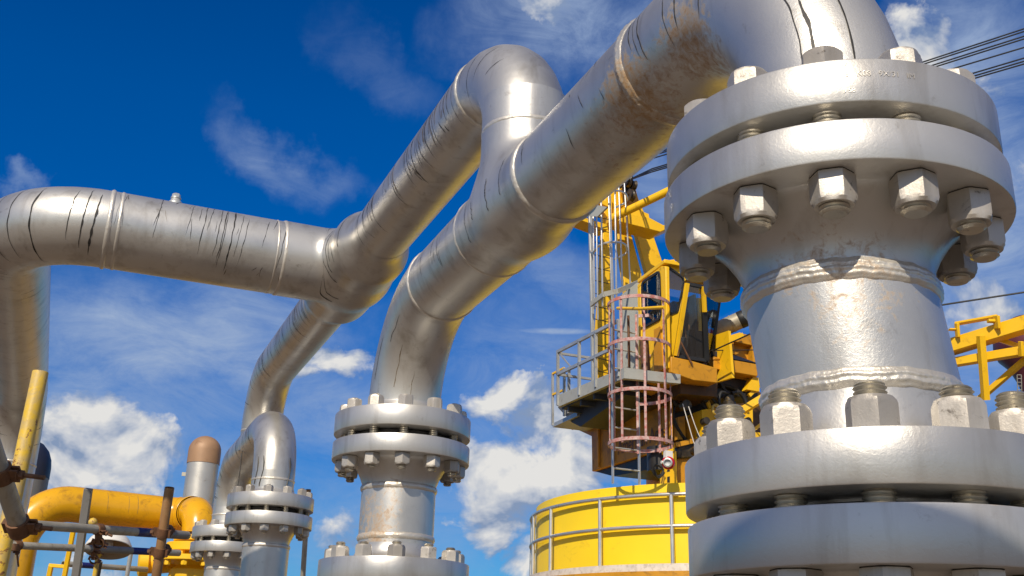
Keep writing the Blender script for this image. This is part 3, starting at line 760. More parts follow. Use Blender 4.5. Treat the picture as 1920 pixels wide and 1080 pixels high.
# yellow valve below it
va = thing('yellow_valve', V((yr.x, yr.y, 0)), 'bolted yellow valve under the right bend of the yellow pipe, beside the silver flanges', 'valve')
zb = lambda y: z_at(yr.x, yr.y - .2, y)
def disc(mb, z0, z1, r, seg=40): mb.lathe([(.05, z0), (r - .004, z0), (r, z0 + .004), (r, z1 - .004), (r - .004, z1), (.05, z1)], V((yr.x, yr.y, 0)), UP, seg)
mb = MB(); disc(mb, zb(1032), zb(1016), .285); mb.build('flange', M['yellow'], va)
mb = MB(); disc(mb, zb(1012), zb(1002), .225); mb.build('flange', M['yellow'], va)
mb = MB(); disc(mb, zb(1052), zb(1042), .39); mb.build('flange', M['yellow'], va)
mb = MB(); mb.lathe([(.16, zb(1044)), (.17, zb(1040)), (.135, zb(1030)), (.135, zb(1005))], V((yr.x, yr.y, 0)), UP, 32); mb.build('bonnet', M['yellow'], va)
mb = MB(); mb.lathe([(.18, .02), (.18, zb(1130)), (.20, zb(1100)), (.235, zb(1082)), (.22, zb(1066)), (.17, zb(1058)), (.2, zb(1050))], V((yr.x, yr.y, 0)), UP, 40); mb.build('body', M['yellow'], va)
nm = nut_mesh(.055, .05, 0); nm.materials.clear(); nm.materials.append(M['yellow'])
for rr, zz, nb in ((.345, zb(1052), 12), (.245, zb(1032), 10)):
    for k in range(nb):
        q = 2 * math.pi * k / nb; o = bpy.data.objects.new('nut', nm); col.objects.link(o); o.parent = va; o.rotation_euler = (math.pi, 0, q)
        o.location = V((yr.x + rr * math.cos(q), yr.y + rr * math.sin(q), zz)) - WL[va.name]
c = P(284, 1056, 10.6); mb = MB(); mb.lathe([(0, -.13), (.10, -.13), (.14, -.11), (.14, -.03), (.10, -.025), (.10, .02), (.14, .025), (.14, .09), (.10, .1), (.08, .30), (0, .3)], c, V((.9, .3, .05)), 24); mb.build('gland_flange', M['yellow'], va)
# capped vent
cc = P(381, 870, 12.6)
vt = thing('capped_vent', V((cc.x, cc.y, 0)), 'pale upright pipe with a rounded brown cap, behind the yellow pipe bend', 'vent pipe')
rv = .183; mb = MB(); mb.lathe([(rv, .02), (rv, cc.z * .5), (rv, cc.z)], V((cc.x, cc.y, 0)), UP, 40); mb.build('pipe', M['vent'], vt)
ztop = z_at(cc.x, cc.y, 818); hh = ztop - cc.z
mb = MB(); mb.lathe([(rv, -.006), (rv + .006, -.004), (rv + .006, hh - rv)] + [((rv + .006) * math.cos(a * math.pi / 16), hh - rv + rv * math.sin(a * math.pi / 16)) for a in range(1, 9)], cc, UP, 40); mb.build('cap', M['cap'], vt)
lg = cc + V((-rv - .02, -.02, -.13)); mb = MB(); mb.box(lg, V((.025, 0, 0)), V((0, .008, 0)), V((0, 0, .022))); mb.build('lug', M['scaf'], vt)
# dark vent behind the big left pipe
dc = P(46, 895, 12.5); dt = thing('dark_vent', V((dc.x, dc.y, 0)), 'dark navy pipe end rising behind the big silver pipe at the left edge', 'vent pipe')
rd = .267; mb = MB(); mb.lathe([(rd, .02), (rd, dc.z)], V((dc.x, dc.y, 0)), UP, 40); mb.build('pipe', M['steelgrey'], dt)
mb = MB(); mb.lathe([(rd + .004, 0), (rd + .004, .13), (rd * .97, .22), (rd * .82, .32), (rd * .55, .40), (rd * .25, .44), (0, .45)], dc, UP, 40); mb.build('hood', M['navy'], dt)
# lamp
lc = P(203, 1030, 8.8); lp = thing('floodlight', lc, 'white bowl shaped lamp with its open side facing us, behind the second horizontal tube', 'lamp')
la = (UP * .94 + V((lc.x, lc.y, 0)).normalized() * .34).normalized()
mb = MB(); mb.lathe([(0.1875, -0.0046), (0.1909, 0.0000), (0.1840, 0.0230), (0.1587, 0.0747), (0.1092, 0.1265), (0.0575, 0.1495), (0, 0.1552)], lc, la, 40)
mb.build('shade', M['white'], lp)
mb = MB(); mb.lathe([(0, 0.1380), (0.0575, 0.1323), (0.1035, 0.1092), (0.1518, 0.0633), (0.1782, 0.0172), (0.1875, -0.0046)], lc, la, 40); mb.build('reflector', M['tank_inner'], lp)
mb = MB(); mb.lathe([(.015, .10), (.03, .07), (.035, .04), (.02, .0), (0, -.008)], lc, la, 20); mb.build('bulb', M['white'], lp)
pb = P(183, 1046, 8.9); mb = MB(); mb.tube([V((pb.x - .03, pb.y, .02)), pb, lc + la * .08], .019, 12); mb.build('pole', M['scafyel'], lp)
# yellow handrail posts far left
yr0 = thing('yellow_handrail', P(120, 1070, 9.0), 'bright yellow handrail post with a short rail at the lower left, behind the scaffold', 'handrail')
for a, b in ((down(138, 992, 121, 1080, 9.0)), (down(96, 1060, 92, 1080, 9.0))):
    mb = MB(); mb.bar(a, b, .036, .036, V((0, -1, 0))); mb.build('post', M['yellow'], yr0, bevel=.004)
mb = MB(); mb.bar(P(92, 1060, 9.0), P(128, 1063, 9.0), .03, .03); mb.build('rail', M['yellow'], yr0, bevel=.004)

# ================================================================== the crane
uu = -E1; ww = -G1
O = P(1166, 695, 14.3)
def Wp(px, py, w0=0.0): return on_plane(px, py, O + ww * w0, ww)
def Up(px, py, u0=0.0): return on_plane(px, py, O + uu * u0, uu)
def Zp(px, py, z): return on_plane(px, py, V((0, 0, z)), UP)
pedx = P(1340, 900, 16.2)
cr = thing('pedestal_crane', (pedx.x, pedx.y, 4.0), 'yellow crane with a glazed cab, walkway and long boom, above the round yellow wall', 'crane')
def cpart(name, mat, fn, parent=None, **kw):
    mb = MB(); fn(mb); return mb.build(name, M[mat] if isinstance(mat, str) else [M[x] for x in mat], parent or cr, **kw)
def wpoly(name, mat, pts, w0, th, parent=None, **kw): return cpart(name, mat, lambda m: m.prism([Wp(x, y, w0) for x, y in pts], ww * th), parent, **kw)
def upoly(name, mat, pts, u0, th, parent=None, **kw): return cpart(name, mat, lambda m: m.prism([Up(x, y, u0) for x, y in pts], -uu * th), parent, **kw)

# -- walkway
def floor_(m):
    m.prism([Wp(*q) for q in ((1046, 741), (1172, 688), (1172, 708), (1046, 763))], ww * .06)
    a, b = Wp(1046, 763), Wp(1172, 708); zt = Wp(1172, 688).z; zb_ = b.z
    b2 = V((b.x, b.y, 0)); a2 = V((a.x, a.y, 0))
    # front channel and far channel
    m.prism([V((b.x, b.y, zt - .002)) + ww * .062, V((b.x, b.y, zt - .002)) + ww * .98, V((b.x, b.y, zb_)) + ww * .98, V((b.x, b.y, zb_)) + ww * .062], -uu * .06)
plat = cpart('walkway', 'platform', floor_)
UC_ = (Wp(1245, 690, .40) - O).dot(uu)
upoly('end_beam', 'platform', ((1170, 689), (1276, 702), (1276, 719), (1170, 709)), UC_ + .20, .08)
def deckp(m):
    a, b = Wp(1046, 763), Wp(1172, 708); z = b.z + .03
    q = [V((a.x, a.y, z)) + ww * .065, V((b.x, b.y, z)) + ww * .065 - uu * .065, V((b.x, b.y, z)) + ww * .95 - uu * .065, V((a.x, a.y, z)) + ww * .95]
    m.prism(q, UP * .03)
    for k in range(5):
        s = a.lerp(b, (k + .5) / 5); m.bar(V((s.x, s.y, z - .04)) + ww * .07, V((s.x, s.y, z - .04)) + ww * .94, .05, .075)
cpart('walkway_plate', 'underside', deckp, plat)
# guard rail of the walkway
def rail_(m):
    r = .018
    zt = Wp(1045, 661).z
    top = [Wp(1045, 660), Wp(1160, 601)]; mid = [Wp(1045, 702), Wp(1160, 648)]
    for a, b in (top, mid): m.bar(a, b, .04, .045)
    for x, y0_, y1_ in ((1046, 662, 760), (1086, 640, 741), (1117, 624, 726), (1160, 601, 706)):
        m.bar(Wp(x, y1_), Wp(x, y0_), .04, .04, uu)
    # return across the far end
    a = Wp(1045, 662); m.bar(a, a + ww * .9, .035, .035); c = Wp(1045, 702); m.bar(c, c + ww * .9, .035, .035)
    m.bar(a + ww * .9 - UP * 1.0, a + ww * .9, .035, .035, uu)
    m.bar(Wp(1050, 664), Wp(1070, 688), .02, .02)
cpart('guard_rail', 'galv', rail_, plat)
# lower landing behind with its yellow rails
def land(m):
    a = Wp(1036, 700, .25); b = Wp(1036, 797, .25)
    m.bar(b, a, .035, .035, uu)
    a2 = Wp(1058, 690, .25); b2 = Wp(1058, 780, .25); m.bar(b2, a2, .035, .035, uu)
    m.bar(Wp(1067, 690, .3), Wp(1066, 775, .3), .04, .03, uu)
    m.prism([Wp(1036, 794, .25), Wp(1082, 772, .25), Wp(1082, 780, .25), Wp(1036, 801, .25)], ww * .7)
lan = cpart('landing', 'galv', land)
cpart('landing_rail', 'yellow', lambda m: (m.bar(Wp(1036, 701, .25), Wp(1058, 690, .25), .03, .03), m.bar(Wp(1036, 740, .25), Wp(1058, 731, .25), .03, .03)), lan)
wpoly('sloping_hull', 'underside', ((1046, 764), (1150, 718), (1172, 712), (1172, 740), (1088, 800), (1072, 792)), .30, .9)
# machinery house under the walkway
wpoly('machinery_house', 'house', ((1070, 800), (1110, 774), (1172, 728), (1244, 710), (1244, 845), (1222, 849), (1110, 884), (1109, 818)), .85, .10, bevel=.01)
wpoly('house_trim', 'orange', ((1072, 798), (1172, 744), (1172, 750), (1072, 806)), .82, .02)
wpoly('counterweight', 'dark', ((1112, 883), (1222, 850), (1240, 848), (1240, 876), (1150, 893)), .90, 1.2)
# lettering on the house
tm = text_mesh('American Aero', .30)
def letters(m):
    p0, p1 = Wp(1158, 853, .835), Wp(1250, 825, .835)
    xs = [v.co.x for v in tm.vertices]; x0, x1 = min(xs), max(xs); d = (p1 - p0); d.z = 0; L = d.length; d.normalize()
    k = L / (x1 - x0)
    m.add([p0 + d * (v.co.x - x0) * k + UP * (v.co.y * k * 1.35) for v in tm.vertices], [list(f.vertices) for f in tm.polygons], 0, False)
cpart('lettering', 'text', letters)

# -- cab
wc = .40
C0 = Wp(1245, 690, wc); uc = (C0 - O).dot(uu)
cab = wpoly('cab', 'yellow', ((1236, 503), (1240, 499), (1248, 499), (1251, 690), (1240, 695)), wc, .06, bevel=.01)
wpoly('side_frame', 'yellow', ((1195, 534), (1240, 499), (1240, 506), (1195, 541)), wc, .06, cab, bevel=.008)
wpoly('side_frame', 'yellow', ((1195, 541), (1201, 536), (1203, 704), (1197, 708)), wc, .06, cab, bevel=.008)
wpoly('side_panel', 'yellow', ((1203, 616), (1239, 597), (1240, 695), (1203, 704)), wc + .01, .05, cab, bevel=.008)
cpart('inner_wall', 'seat', lambda m: m.prism([q + ww * .55 for q in (Wp(1197, 560, wc), Wp(1236, 540, wc), Wp(1240, 690, wc), Wp(1201, 704, wc))], ww * .03), cab)
def frame_poly(pts, k):
    c = V((sum(p[0] for p in pts) / len(pts), sum(p[1] for p in pts) / len(pts), 0)); return [(c.x + (p[0] - c.x) * k, c.y + (p[1] - c.y) * k) for p in pts]
def ring_prism(m, outer, inner, ext):
    n = len(outer)
    for i in range(n):
        k = (i + 1) % n; m.prism([outer[i], outer[k], inner[k], inner[i]], ext)
def soften(pts, f=.22):
    out = []
    n = len(pts)
    for i in range(n):
        a, b, c = V((*pts[i - 1], 0)), V((*pts[i], 0)), V((*pts[(i + 1) % n], 0))
        p = b.lerp(a, f); q = b.lerp(c, f)
        for t in (0, .35, .65, 1):
            r = p.lerp(b, t).lerp(b.lerp(q, t), t); out.append((r.x, r.y))
    return out
def window(pts, plane, p0, n, name='window'):
    mk = (lambda x, y: Wp(x, y, p0)) if plane == 'w' else (lambda x, y: Up(x, y, p0))
    nn = ww if plane == 'w' else -uu
    o_ = soften(pts, .16); i_ = soften(frame_poly(pts, .90), .16)
    mb = MB(); ring_prism(mb, [mk(*q) for q in o_], [mk(*q) for q in i_], nn * .03)
    w = mb.build(name, M['rubber'], cab)
    mb = MB(); mb.prism([mk(*q) + nn * .012 for q in i_], nn * .008); mb.build('glass', M['glass'], w)
    return w
window(((1201, 528), (1237, 505), (1240, 597), (1204, 617)), 'w', wc - .012, 1)
# quarter window on the corner, turned towards the front
upoly('quarter_panel', 'yellow', ((1247, 497), (1252, 488), (1264, 486), (1290, 520), (1284, 528), (1282, 519), (1252, 500), (1257, 590), (1273, 584), (1282, 545), (1287, 545), (1268, 640), (1262, 690), (1251, 690)), uc + .005, .05, cab, bevel=.006)
window(((1250, 496), (1285, 520), (1272, 585), (1256, 592)), 'u', uc + .02, 1)
# windscreen, leaning out at the top
def ws(m_pts, fwd):
    return [Up(x, y, uc + f) for (x, y), f in zip(m_pts, fwd)]
def slab(m, q, th=.012):
    nrm = (q[1] - q[0]).cross(q[2] - q[0]).normalized()
    if nrm.dot(uu) > 0: nrm = -nrm
    m.prism(q, nrm * th)
wq = ws(((1287, 532), (1317, 538), (1323, 676), (1266, 668)), (.30, .30, .05, .05))
wf = cpart('windscreen', 'rubber', lambda m: [m.bar(wq[i], wq[(i + 1) % 4], .045, .04, uu) for i in range(4)], cab)
cpart('glass', 'glass', lambda m: slab(m, wq), wf)
wq2 = [wq[1] + ww * .03, Up(1349, 560, uc - .25), Up(1331, 690, uc - .35), wq[2] + ww * .03]
wf2 = cpart('windscreen', 'rubber', lambda m: [m.bar(wq2[i], wq2[(i + 1) % 4], .04, .035, uu) for i in range(4)], cab)
cpart('glass', 'glass', lambda m: slab(m, wq2), wf2)
cpart('corner_post', 'yellow', lambda m: (m.bar(wq[0] + uu * .02, wq[3] + uu * .02, .05, .05, ww), m.bar(wq[1] + uu * .025, wq[1].lerp(wq[2], .35) + uu * .025, .04, .05, ww)), cab)
cpart('wiper', 'rusty', lambda m: (m.tube([Up(1298, 684, uc + .14), Up(1276, 640, uc + .14)], .012, 8), m.tube([Up(1277, 615, uc + .18), Up(1276, 640, uc + .14), Up(1270, 668, uc + .09)], .01, 8)), cab)
# roof and rear of the cab
def roof(m):
    a = Wp(1195, 531, wc); b = Wp(1246, 493, wc); m.prism([a, b, b + ww * 1.05, a + ww * 1.05], UP * .06)
cpart('roof', 'yellow', roof, cab, bevel=.01)
cpart('far_wall', 'yellow', lambda m: (m.prism([q + ww * 1.0 for q in (Wp(1195, 620, wc), Wp(1246, 600, wc), Wp(1251, 690, wc), Wp(1201, 708, wc))], ww * .04),
                                       m.bar(Wp(1196, 540, wc) + ww, Wp(1198, 640, wc) + ww, .08, .06, uu)), cab)
cpart('seat', 'seat', lambda m: (m.box(Up(1282, 640, uc - .45), ww * .22, uu * .20, UP * .09), m.box(Up(1282, 612, uc - .62), ww * .20, uu * .06, UP * .34), m.box(Up(1305, 650, uc - .25), ww * .16, uu * .12, UP * .20),
                                 m.box(Up(1272, 655, uc - .2), ww * .08, uu * .1, UP * .16)), cab, bevel=.02)
cpart('control_levers', 'rusty', lambda m: [m.tube([Up(1288 + 6 * k, 655, uc - .25), Up(1284 + 8 * k, 612 - 3 * k, uc - .22)], .014, 8) for k in range(4)], cab)
# grey door panel behind the cage
wpoly('door', 'greypanel', ((1160, 557), (1194, 530), (1200, 704), (1164, 716)), wc + .02, .05)
wpoly('lower_side_panel', 'orange', ((1226, 618), (1238, 612), (1243, 692), (1226, 700)), wc - .02, .04)
cpart('side_pipe', 'rusty', lambda m: (m.tube([Wp(1178, 592, .1), Wp(1180, 700, .1)], .018, 8), m.tube([Wp(1208, 640, .15), Wp(1212, 706, .15)], .06, 10)))
# yellow grab rail at the cage top
cpart('grab_rail', 'yellow', lambda m: m.tube([Wp(1158, 578, .02), Wp(1200, 579, -.10), Wp(1246, 576, -.1)], .022, 10))
# cab floor and the beams to the right
upoly('cab_floor', 'orange', ((1258, 668), (1296, 676), (1345, 690), (1345, 718), (1300, 713), (1258, 698)), uc + .12, 1.9, bevel=.01)
upoly('frame_block', 'shaded_grime', ((1276, 704), (1345, 718), (1345, 744), (1276, 738)), uc - .1, 1.2)
upoly('winch_beam', 'orange', ((1338, 668), (1421, 683), (1421, 706), (1338, 691)), uc - .2, .5, bevel=.01)
upoly('winch_cover', 'navy', ((1336, 657), (1385, 668), (1421, 681), (1338, 667)), uc - .25, .6)
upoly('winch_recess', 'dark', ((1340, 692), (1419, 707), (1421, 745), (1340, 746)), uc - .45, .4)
upoly('gusset', 'yellow', ((1412, 706), (1424, 708), (1424, 734), (1400, 730)), uc - .25, .12)
upoly('bracket_frame', 'orange', ((1354, 640), (1390, 625), (1408, 628), (1411, 648), (1376, 640), (1378, 664), (1355, 660)), uc - .5, .25, bevel=.008)
upoly('bracket_plate', 'orange', ((1375, 641), (1411, 648), (1412, 680), (1376, 664)), uc - .62, .1)
upoly('bracket_post', 'orange', ((1410, 646), (1422, 648), (1424, 690), (1412, 688)), uc - .5, .12)
cpart('strut', 'yellow', lambda m: (m.bar(Up(1334, 652, uc - .4), Up(1392, 628, uc - .4), .05, .06), m.bar(Up(1334, 642, uc - .5), Up(1388, 626, uc - .5), .03, .04)))
# exhaust silencer
ea, eb = Up(1318, 632, uc - .9), Up(1386, 601, uc - .55)
ex = cpart('silencer', 'tan', lambda m: m.lathe([(.02, 0), (.115, .004), (.125, .02), (.125, (eb - ea).length - .12), (.132, (eb - ea).length - .118), (.132, (eb - ea).length - .10), (.125, (eb - ea).length - .098), (.125, (eb - ea).length)], ea, eb - ea, 28))
de = (eb - ea).normalized()
cpart('end_cap', 'rubber', lambda m: m.lathe([(.126, 0), (.130, .01), (.130, .15), (.10, .19), (.06, .20), (0, .2)], eb, de, 28), ex)
cpart('sheave', 'white', lambda m: (m.lathe([(.03, -.05), (.10, -.05), (.115, -.03), (.08, 0), (.115, .03), (.10, .05), (.03, .05)], eb + de * .32, (uu * .6 - ww * .75), 24)), ex)
# lower machinery
upoly('slew_frame', 'shaded_grime', ((1225, 722), (1345, 742), (1424, 745), (1432, 790), (1432, 830), (1330, 840), (1330, 870), (1270, 872), (1226, 850)), uc - 1.7, .6)
upoly('frame_panel', 'yellow', ((1316, 768), (1342, 764), (1362, 778), (1362, 800), (1318, 818)), uc - .35, .4, bevel=.01)
upoly('frame_panel', 'yellow', ((1356, 762), (1390, 760), (1412, 766), (1413, 808), (1366, 806)), uc - .30, .4, bevel=.01)
upoly('frame_panel', 'yellow', ((1366, 802), (1432, 812), (1432, 824), (1400, 826), (1366, 812)), uc - .25, .2, bevel=.01)
upoly('frame_panel', 'orange', ((1272, 782), (1284, 780), (1286, 824), (1270, 824)), uc - .6, .1)
upoly('frame_panel', 'orange', ((1290, 786), (1314, 770), (1314, 828), (1296, 838)), uc - .55, .1)
cpart('diagonal_arm', 'yellow', lambda m: m.bar(Up(1392, 770, uc - .15), Up(1436, 743, uc + .1), .09, .09))
for q0, q1, w_, h_ in ((Up(1406, 812, uc - .3), Up(1434, 790, uc - .2), .04, .04), (Up(1326, 752, uc - .4), Up(1336, 778, uc - .4), .03, .05), (Up(1404, 742, uc - .3), Up(1424, 722, uc - .3), .04, .05)): cpart('stay', 'yellow', lambda m: m.bar(q0, q1, w_, h_))
cpart('lifting_eye', 'scafyel', lambda m: [m.tube([Up(1343, 768, uc - .2) + (ww * math.cos(a) + UP * math.sin(a)) * .06 for a in [2 * math.pi * k / 16 for k in range(17)]], .022, 8)])
pc = Up(1367, 752, uc - .3)
cpart('pump', 'grease', lambda m: m.lathe([(.03, -.1), (.085, -.1), (.09, -.02), (.07, 0), (.07, .07), (.03, .09), (0, .09)], pc, UP, 20))
def hose(pts, u0, r): return lambda m: m.tube(smooth_path([Up(x, y, uc + u0) for x, y in pts]), r, 8)
def smooth_path(p, n=6):
    out = []
    for i in range(len(p) - 1):
        a, b, c, d = p[max(i - 1, 0)], p[i], p[i + 1], p[min(i + 2, len(p) - 1)]
        for k in range(n):
            t = k / n; out.append(.5 * ((2 * b) + (c - a) * t + (2 * a - 5 * b + 4 * c - d) * t * t + (3 * b - a - 3 * c + d) * t ** 3))
    return out + [p[-1]]
for pts, u0, r in ((((1366, 738), (1352, 736), (1348, 752), (1354, 764), (1370, 772)), -.25, .022), (((1372, 738), (1386, 736), (1396, 748), (1400, 764)), -.25, .03), (((1330, 726), (1350, 722), (1376, 728), (1392, 742)), -.4, .03),
                   (((1312, 726), (1316, 746), (1322, 764), (1332, 776)), -.45, .035), (((1370, 790), (1374, 772), (1388, 764)), -.2, .012), (((1322, 722), (1318, 742), (1326, 752)), -.35, .05),
                   (((1222, 880), (1230, 893), (1240, 890), (1243, 880), (1232, 872), (1224, 876)), -.3, .014), (((1224, 874), (1234, 896), (1246, 886)), -.25, .012)):
    cpart('hose', 'rubber', hose(pts, u0, r))
for pts in (((1280, 757), (1290, 792), (1298, 820), (1304, 836), (1313, 844)), ((1291, 762), (1304, 800), (1314, 822), (1324, 831))): cpart('wire_rope', 'white', hose(pts, -.05, .006))
upoly('gearbox', 'grease', ((1272, 826), (1308, 822), (1312, 846), (1308, 858), (1270, 860)), uc - .45, .3, bevel=.02)
upoly('gear_guard', 'orange', ((1266, 830), (1300, 822), (1304, 830), (1270, 838)), uc - .40, .1)
cpart('swivel_drum', 'dark', lambda m: m.lathe([(.02, -.16), (.17, -.16), (.17, .16), (.02, .16)], Up(1237, 862, uc - .5), UP, 28))
upoly('pedestal_post', 'yellow', ((1247, 850), (1268, 846), (1270, 908), (1246, 908)), uc - .3, .12)
upoly('pedestal_post', 'yellow', ((1244, 846), (1264, 838), (1266, 845), (1246, 852)), uc - .28, .15)
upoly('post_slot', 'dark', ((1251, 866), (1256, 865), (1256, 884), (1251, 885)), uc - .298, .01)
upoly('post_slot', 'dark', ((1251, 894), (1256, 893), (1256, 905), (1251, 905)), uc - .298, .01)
upoly('pedestal_post', 'orange', ((1270, 860), (1296, 858), (1296, 908), (1270, 908)), uc - .5, .3)
cpart('pedestal_column', 'orange', lambda m: m.lathe([(.75, -2.5), (.75, .3), (.9, .32), (.9, .45)], Up(1300, 905, uc - 2.9), UP, 40))
ld = P(1253, 868, 13.4); ldir = V((-.25, -1, -.12)).normalized()
wl_ = cpart('warning_lamp', 'lampred', lambda m: m.lathe([(.03, -.10), (.075, -.09), (.085, -.02), (.08, .03), (.06, .05)], ld, ldir, 20))
cpart('lamp_lens', 'galv', lambda m: m.lathe([(.055, .045), (.060, .05), (.058, .085), (.042, .09), (.042, .06), (0, .055)], ld, ldir, 20), wl_)
cpart('lamp_bracket', 'white', lambda m: (m.box(ld + UP * .10, ww * .05, uu * .03, UP * .05), m.tube([ld - ww * .10, ld], .02, 8)), wl_)

for x in (1122, 1148, 1258): cpart('stiffener', 'orange', lambda m: m.bar(Wp(x, 880 - (x - 1110) * .31, .825), Wp(x, 790 - (x - 1110) * .35, .825), .03, .05, uu))
for x0, y0, x1, y1, u0, w_, mt in ((1268, 742, 1268, 842, -1.2, .10, 'orange'), (1300, 742, 1300, 790, -1.3, .08, 'orange'), (1262, 770, 1330, 776, -1.25, .07, 'shaded_grime'), (1322, 742, 1330, 772, -1.0, .06, 'orange'),
                             (1345, 726, 1424, 742, -.55, .09, 'orange'), (1276, 838, 1345, 826, -.9, .10, 'orange'), (1240, 770, 1244, 842, -.9, .08, 'orange'), (1394, 690, 1410, 742, -.5, .05, 'shaded_grime'), (1360, 700, 1372, 740, -.5, .05, 'grease')):
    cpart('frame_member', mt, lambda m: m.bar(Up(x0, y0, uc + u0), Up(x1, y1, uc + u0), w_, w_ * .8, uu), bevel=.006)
for x, y, r in ((1322, 790, .05), (1334, 802, .04), (1400, 790, .05), (1304, 845, .06), (1285, 760, .07)): cpart('pin', 'grease', lambda m: m.lathe([(0, -.05), (r, -.05), (r, .05), (0, .05)], Up(x, y, uc - .3), uu, 16))
for pts, u0, r in ((((1262, 744), (1270, 760), (1290, 750), (1302, 735)), -.5, .03), (((1300, 728), (1330, 742), (1350, 770), (1346, 790)), -.3, .022), (((1268, 735), (1262, 780), (1276, 812), (1290, 830)), -.6, .025),
                   (((1350, 716), (1362, 735), (1384, 742), (1412, 736)), -.35, .025), (((1308, 812), (1318, 840), (1338, 832)), -.35, .02)): cpart('hose', 'rubber', hose(pts, u0, r))
upoly('cavity_shade', 'dark', ((1262, 740), (1346, 744), (1340, 774), (1316, 768), (1290, 786), (1262, 790)), uc - 1.15, .05)  # near-black sheet painting in the shade of a deep cavity
# -- red caged ladder
cg = P(1199, 690, 14.05); Rc = .42
def cpt(a, z): return V((cg.x, cg.y, z)) + (uu * math.cos(a) + ww * math.sin(a)) * Rc
zt, zB = z_at(cg.x, cg.y - Rc, 552), z_at(cg.x, cg.y - Rc, 822)
zs = [z_at(cg.x, cg.y - Rc * .9, y) for y in (556, 636, 729, 822)]
av = math.atan2(-cg.x * ww.x - cg.y * ww.y, -cg.x * uu.x - cg.y * uu.y)     # towards the camera
gap = math.pi + av + .55                                                    # open at the ladder
lad = cpart('caged_ladder', 'red', lambda m: None or m.box(cpt(gap, zB), V((.001, 0, 0)), V((0, .001, 0)), V((0, 0, .001))))
for k, z in enumerate(zs):
    n = 40; full = k == 3
    def hoop(m):
        lo, hi = (0, 2 * math.pi) if full else (gap - 2 * math.pi + .42, gap - .42)
        A = [lo + (hi - lo) * i / n for i in range(n + 1)]
        m.grid([[cpt(a, z - .022) * 1.0 for a in A], [cpt(a, z + .022) for a in A], [cpt(a, z + .022) + (V((cg.x, cg.y, 0)) - V((*cpt(a, 0).xy, 0))).normalized() * .012 for a in A],
                [cpt(a, z - .022) + (V((cg.x, cg.y, 0)) - V((*cpt(a, 0).xy, 0))).normalized() * .012 for a in A], [cpt(a, z - .022) for a in A]], False, flip=True)
    cpart('hoop', 'red', hoop, lad)
for a in [gap - 2 * math.pi + .46 + (2 * math.pi - .92) * k / 7 for k in range(8)]:
    t_ = V((-math.sin(a) * uu.x + math.cos(a) * ww.x, -math.sin(a) * uu.y + math.cos(a) * ww.y, 0)); c_ = (cpt(a, 0) - V((cg.x, cg.y, 0))).normalized()
    cpart('cage_bar', 'red', lambda m: m.bar(cpt(a, zB - .03) + c_ * -.018, cpt(a, zt) + c_ * -.018, .030, .012, c_), lad)
lc_ = V((cg.x, cg.y, 0)) + (uu * math.cos(gap) + ww * math.sin(gap)) * Rc * .88
tl = (-uu * math.sin(gap) + ww * math.cos(gap)); zl0, zl9 = 4.02, zt + .05
for s in (-1, 1): cpart('ladder_rail', 'galv', lambda m: m.bar(lc_ + tl * .2 * s + UP * (zl0 if s > -2 else zB), lc_ + tl * .2 * s + UP * zl9, .045, .014, tl), lad)
nr = int((zl9 - zl0) / .27)
for k in range(nr): cpart('rung', 'galv', lambda m: m.tube([lc_ - tl * .2 + UP * (zl0 + .2 + .27 * k), lc_ + tl * .2 + UP * (zl0 + .2 + .27 * k)], .012, 8), lad)

# -- mast: an upright, two leaning legs, a cross platform, the head
um = -1.35
def ubar(name, mat, a, b, u0, u1, w, h, parent=None): return cpart(name, mat, lambda m: m.bar(Up(*a, u0), Up(*b, u1), w, h, uu), parent, bevel=.006)
mast = upoly('mast_post', 'yellow', ((1134, 372), (1148, 366), (1147, 560), (1140, 716), (1113, 716), (1124, 560)), um, .10, bevel=.01)
upoly('mast_leg', 'yellow', ((1156, 425), (1180, 425), (1203, 512), (1212, 700), (1183, 700), (1172, 540)), um - .3, .10, bevel=.01)
upoly('mast_leg', 'yellow', ((1191, 430), (1222, 432), (1247, 505), (1262, 640), (1225, 640), (1213, 512)), um - .5, .10, bevel=.01)
upoly('mast_head', 'yellow', ((1133, 372), (1150, 352), (1158, 336), (1172, 330), (1190, 352), (1200, 380), (1210, 402), (1200, 418), (1148, 404)), um - .1, .35, bevel=.01)
upoly('mast_head', 'orange', ((1168, 352), (1182, 340), (1192, 356), (1202, 392), (1178, 392)), um + .05, .1)
upoly('sheave_block', 'grease', ((1172, 328), (1178, 326), (1184, 345), (1184, 372), (1176, 376), (1172, 350)), um + .12, .12)
for x, y, r in ((1176, 338, .12), (1187, 347, .08), (1183, 366, .10), (1160, 345, .07)): cpart('sheave', 'grease', lambda m: m.lathe([(.02, -.04), (r, -.04), (r * .8, 0), (r, .04), (.02, .04)], Up(x, y, um + .2), ww, 20), None)
upoly('cross_beam', 'yellow', ((1146, 400), (1172, 398), (1218, 408), (1244, 422), (1264, 417), (1264, 424), (1238, 435), (1196, 424), (1148, 412)), um + .25, .35, bevel=.01)
upoly('cross_beam', 'yellow', ((1173, 384), (1216, 401), (1218, 411), (1176, 404)), um + .2, .2)
ct0, ct1 = Up(1150, 408, um + .3), Up(1262, 354, um + 1.1)
cpart('tie_tube', 'yellow', lambda m: m.tube([ct0, ct1], .062, 14))
wpoly('grating', 'greypanel', ((1082, 403), (1106, 382), (1138, 388), (1120, 406)), -.2, .03)
def grat(m):
    for k in range(9):
        m.bar(Wp(1084 + 4.2 * k, 402 - 2.2 * k * .5, -.203), Wp(1104 + 3.6 * k, 384 + .6 * k, -.203), .012, .012)
upoly('side_platform', 'yellow', ((1068, 404), (1074, 401), (1138, 421), (1140, 430), (1132, 429)), um + .3, .3)
upoly('side_platform', 'yellow', ((1106, 372), (1112, 368), (1142, 380), (1142, 388)), um + .25, .3)
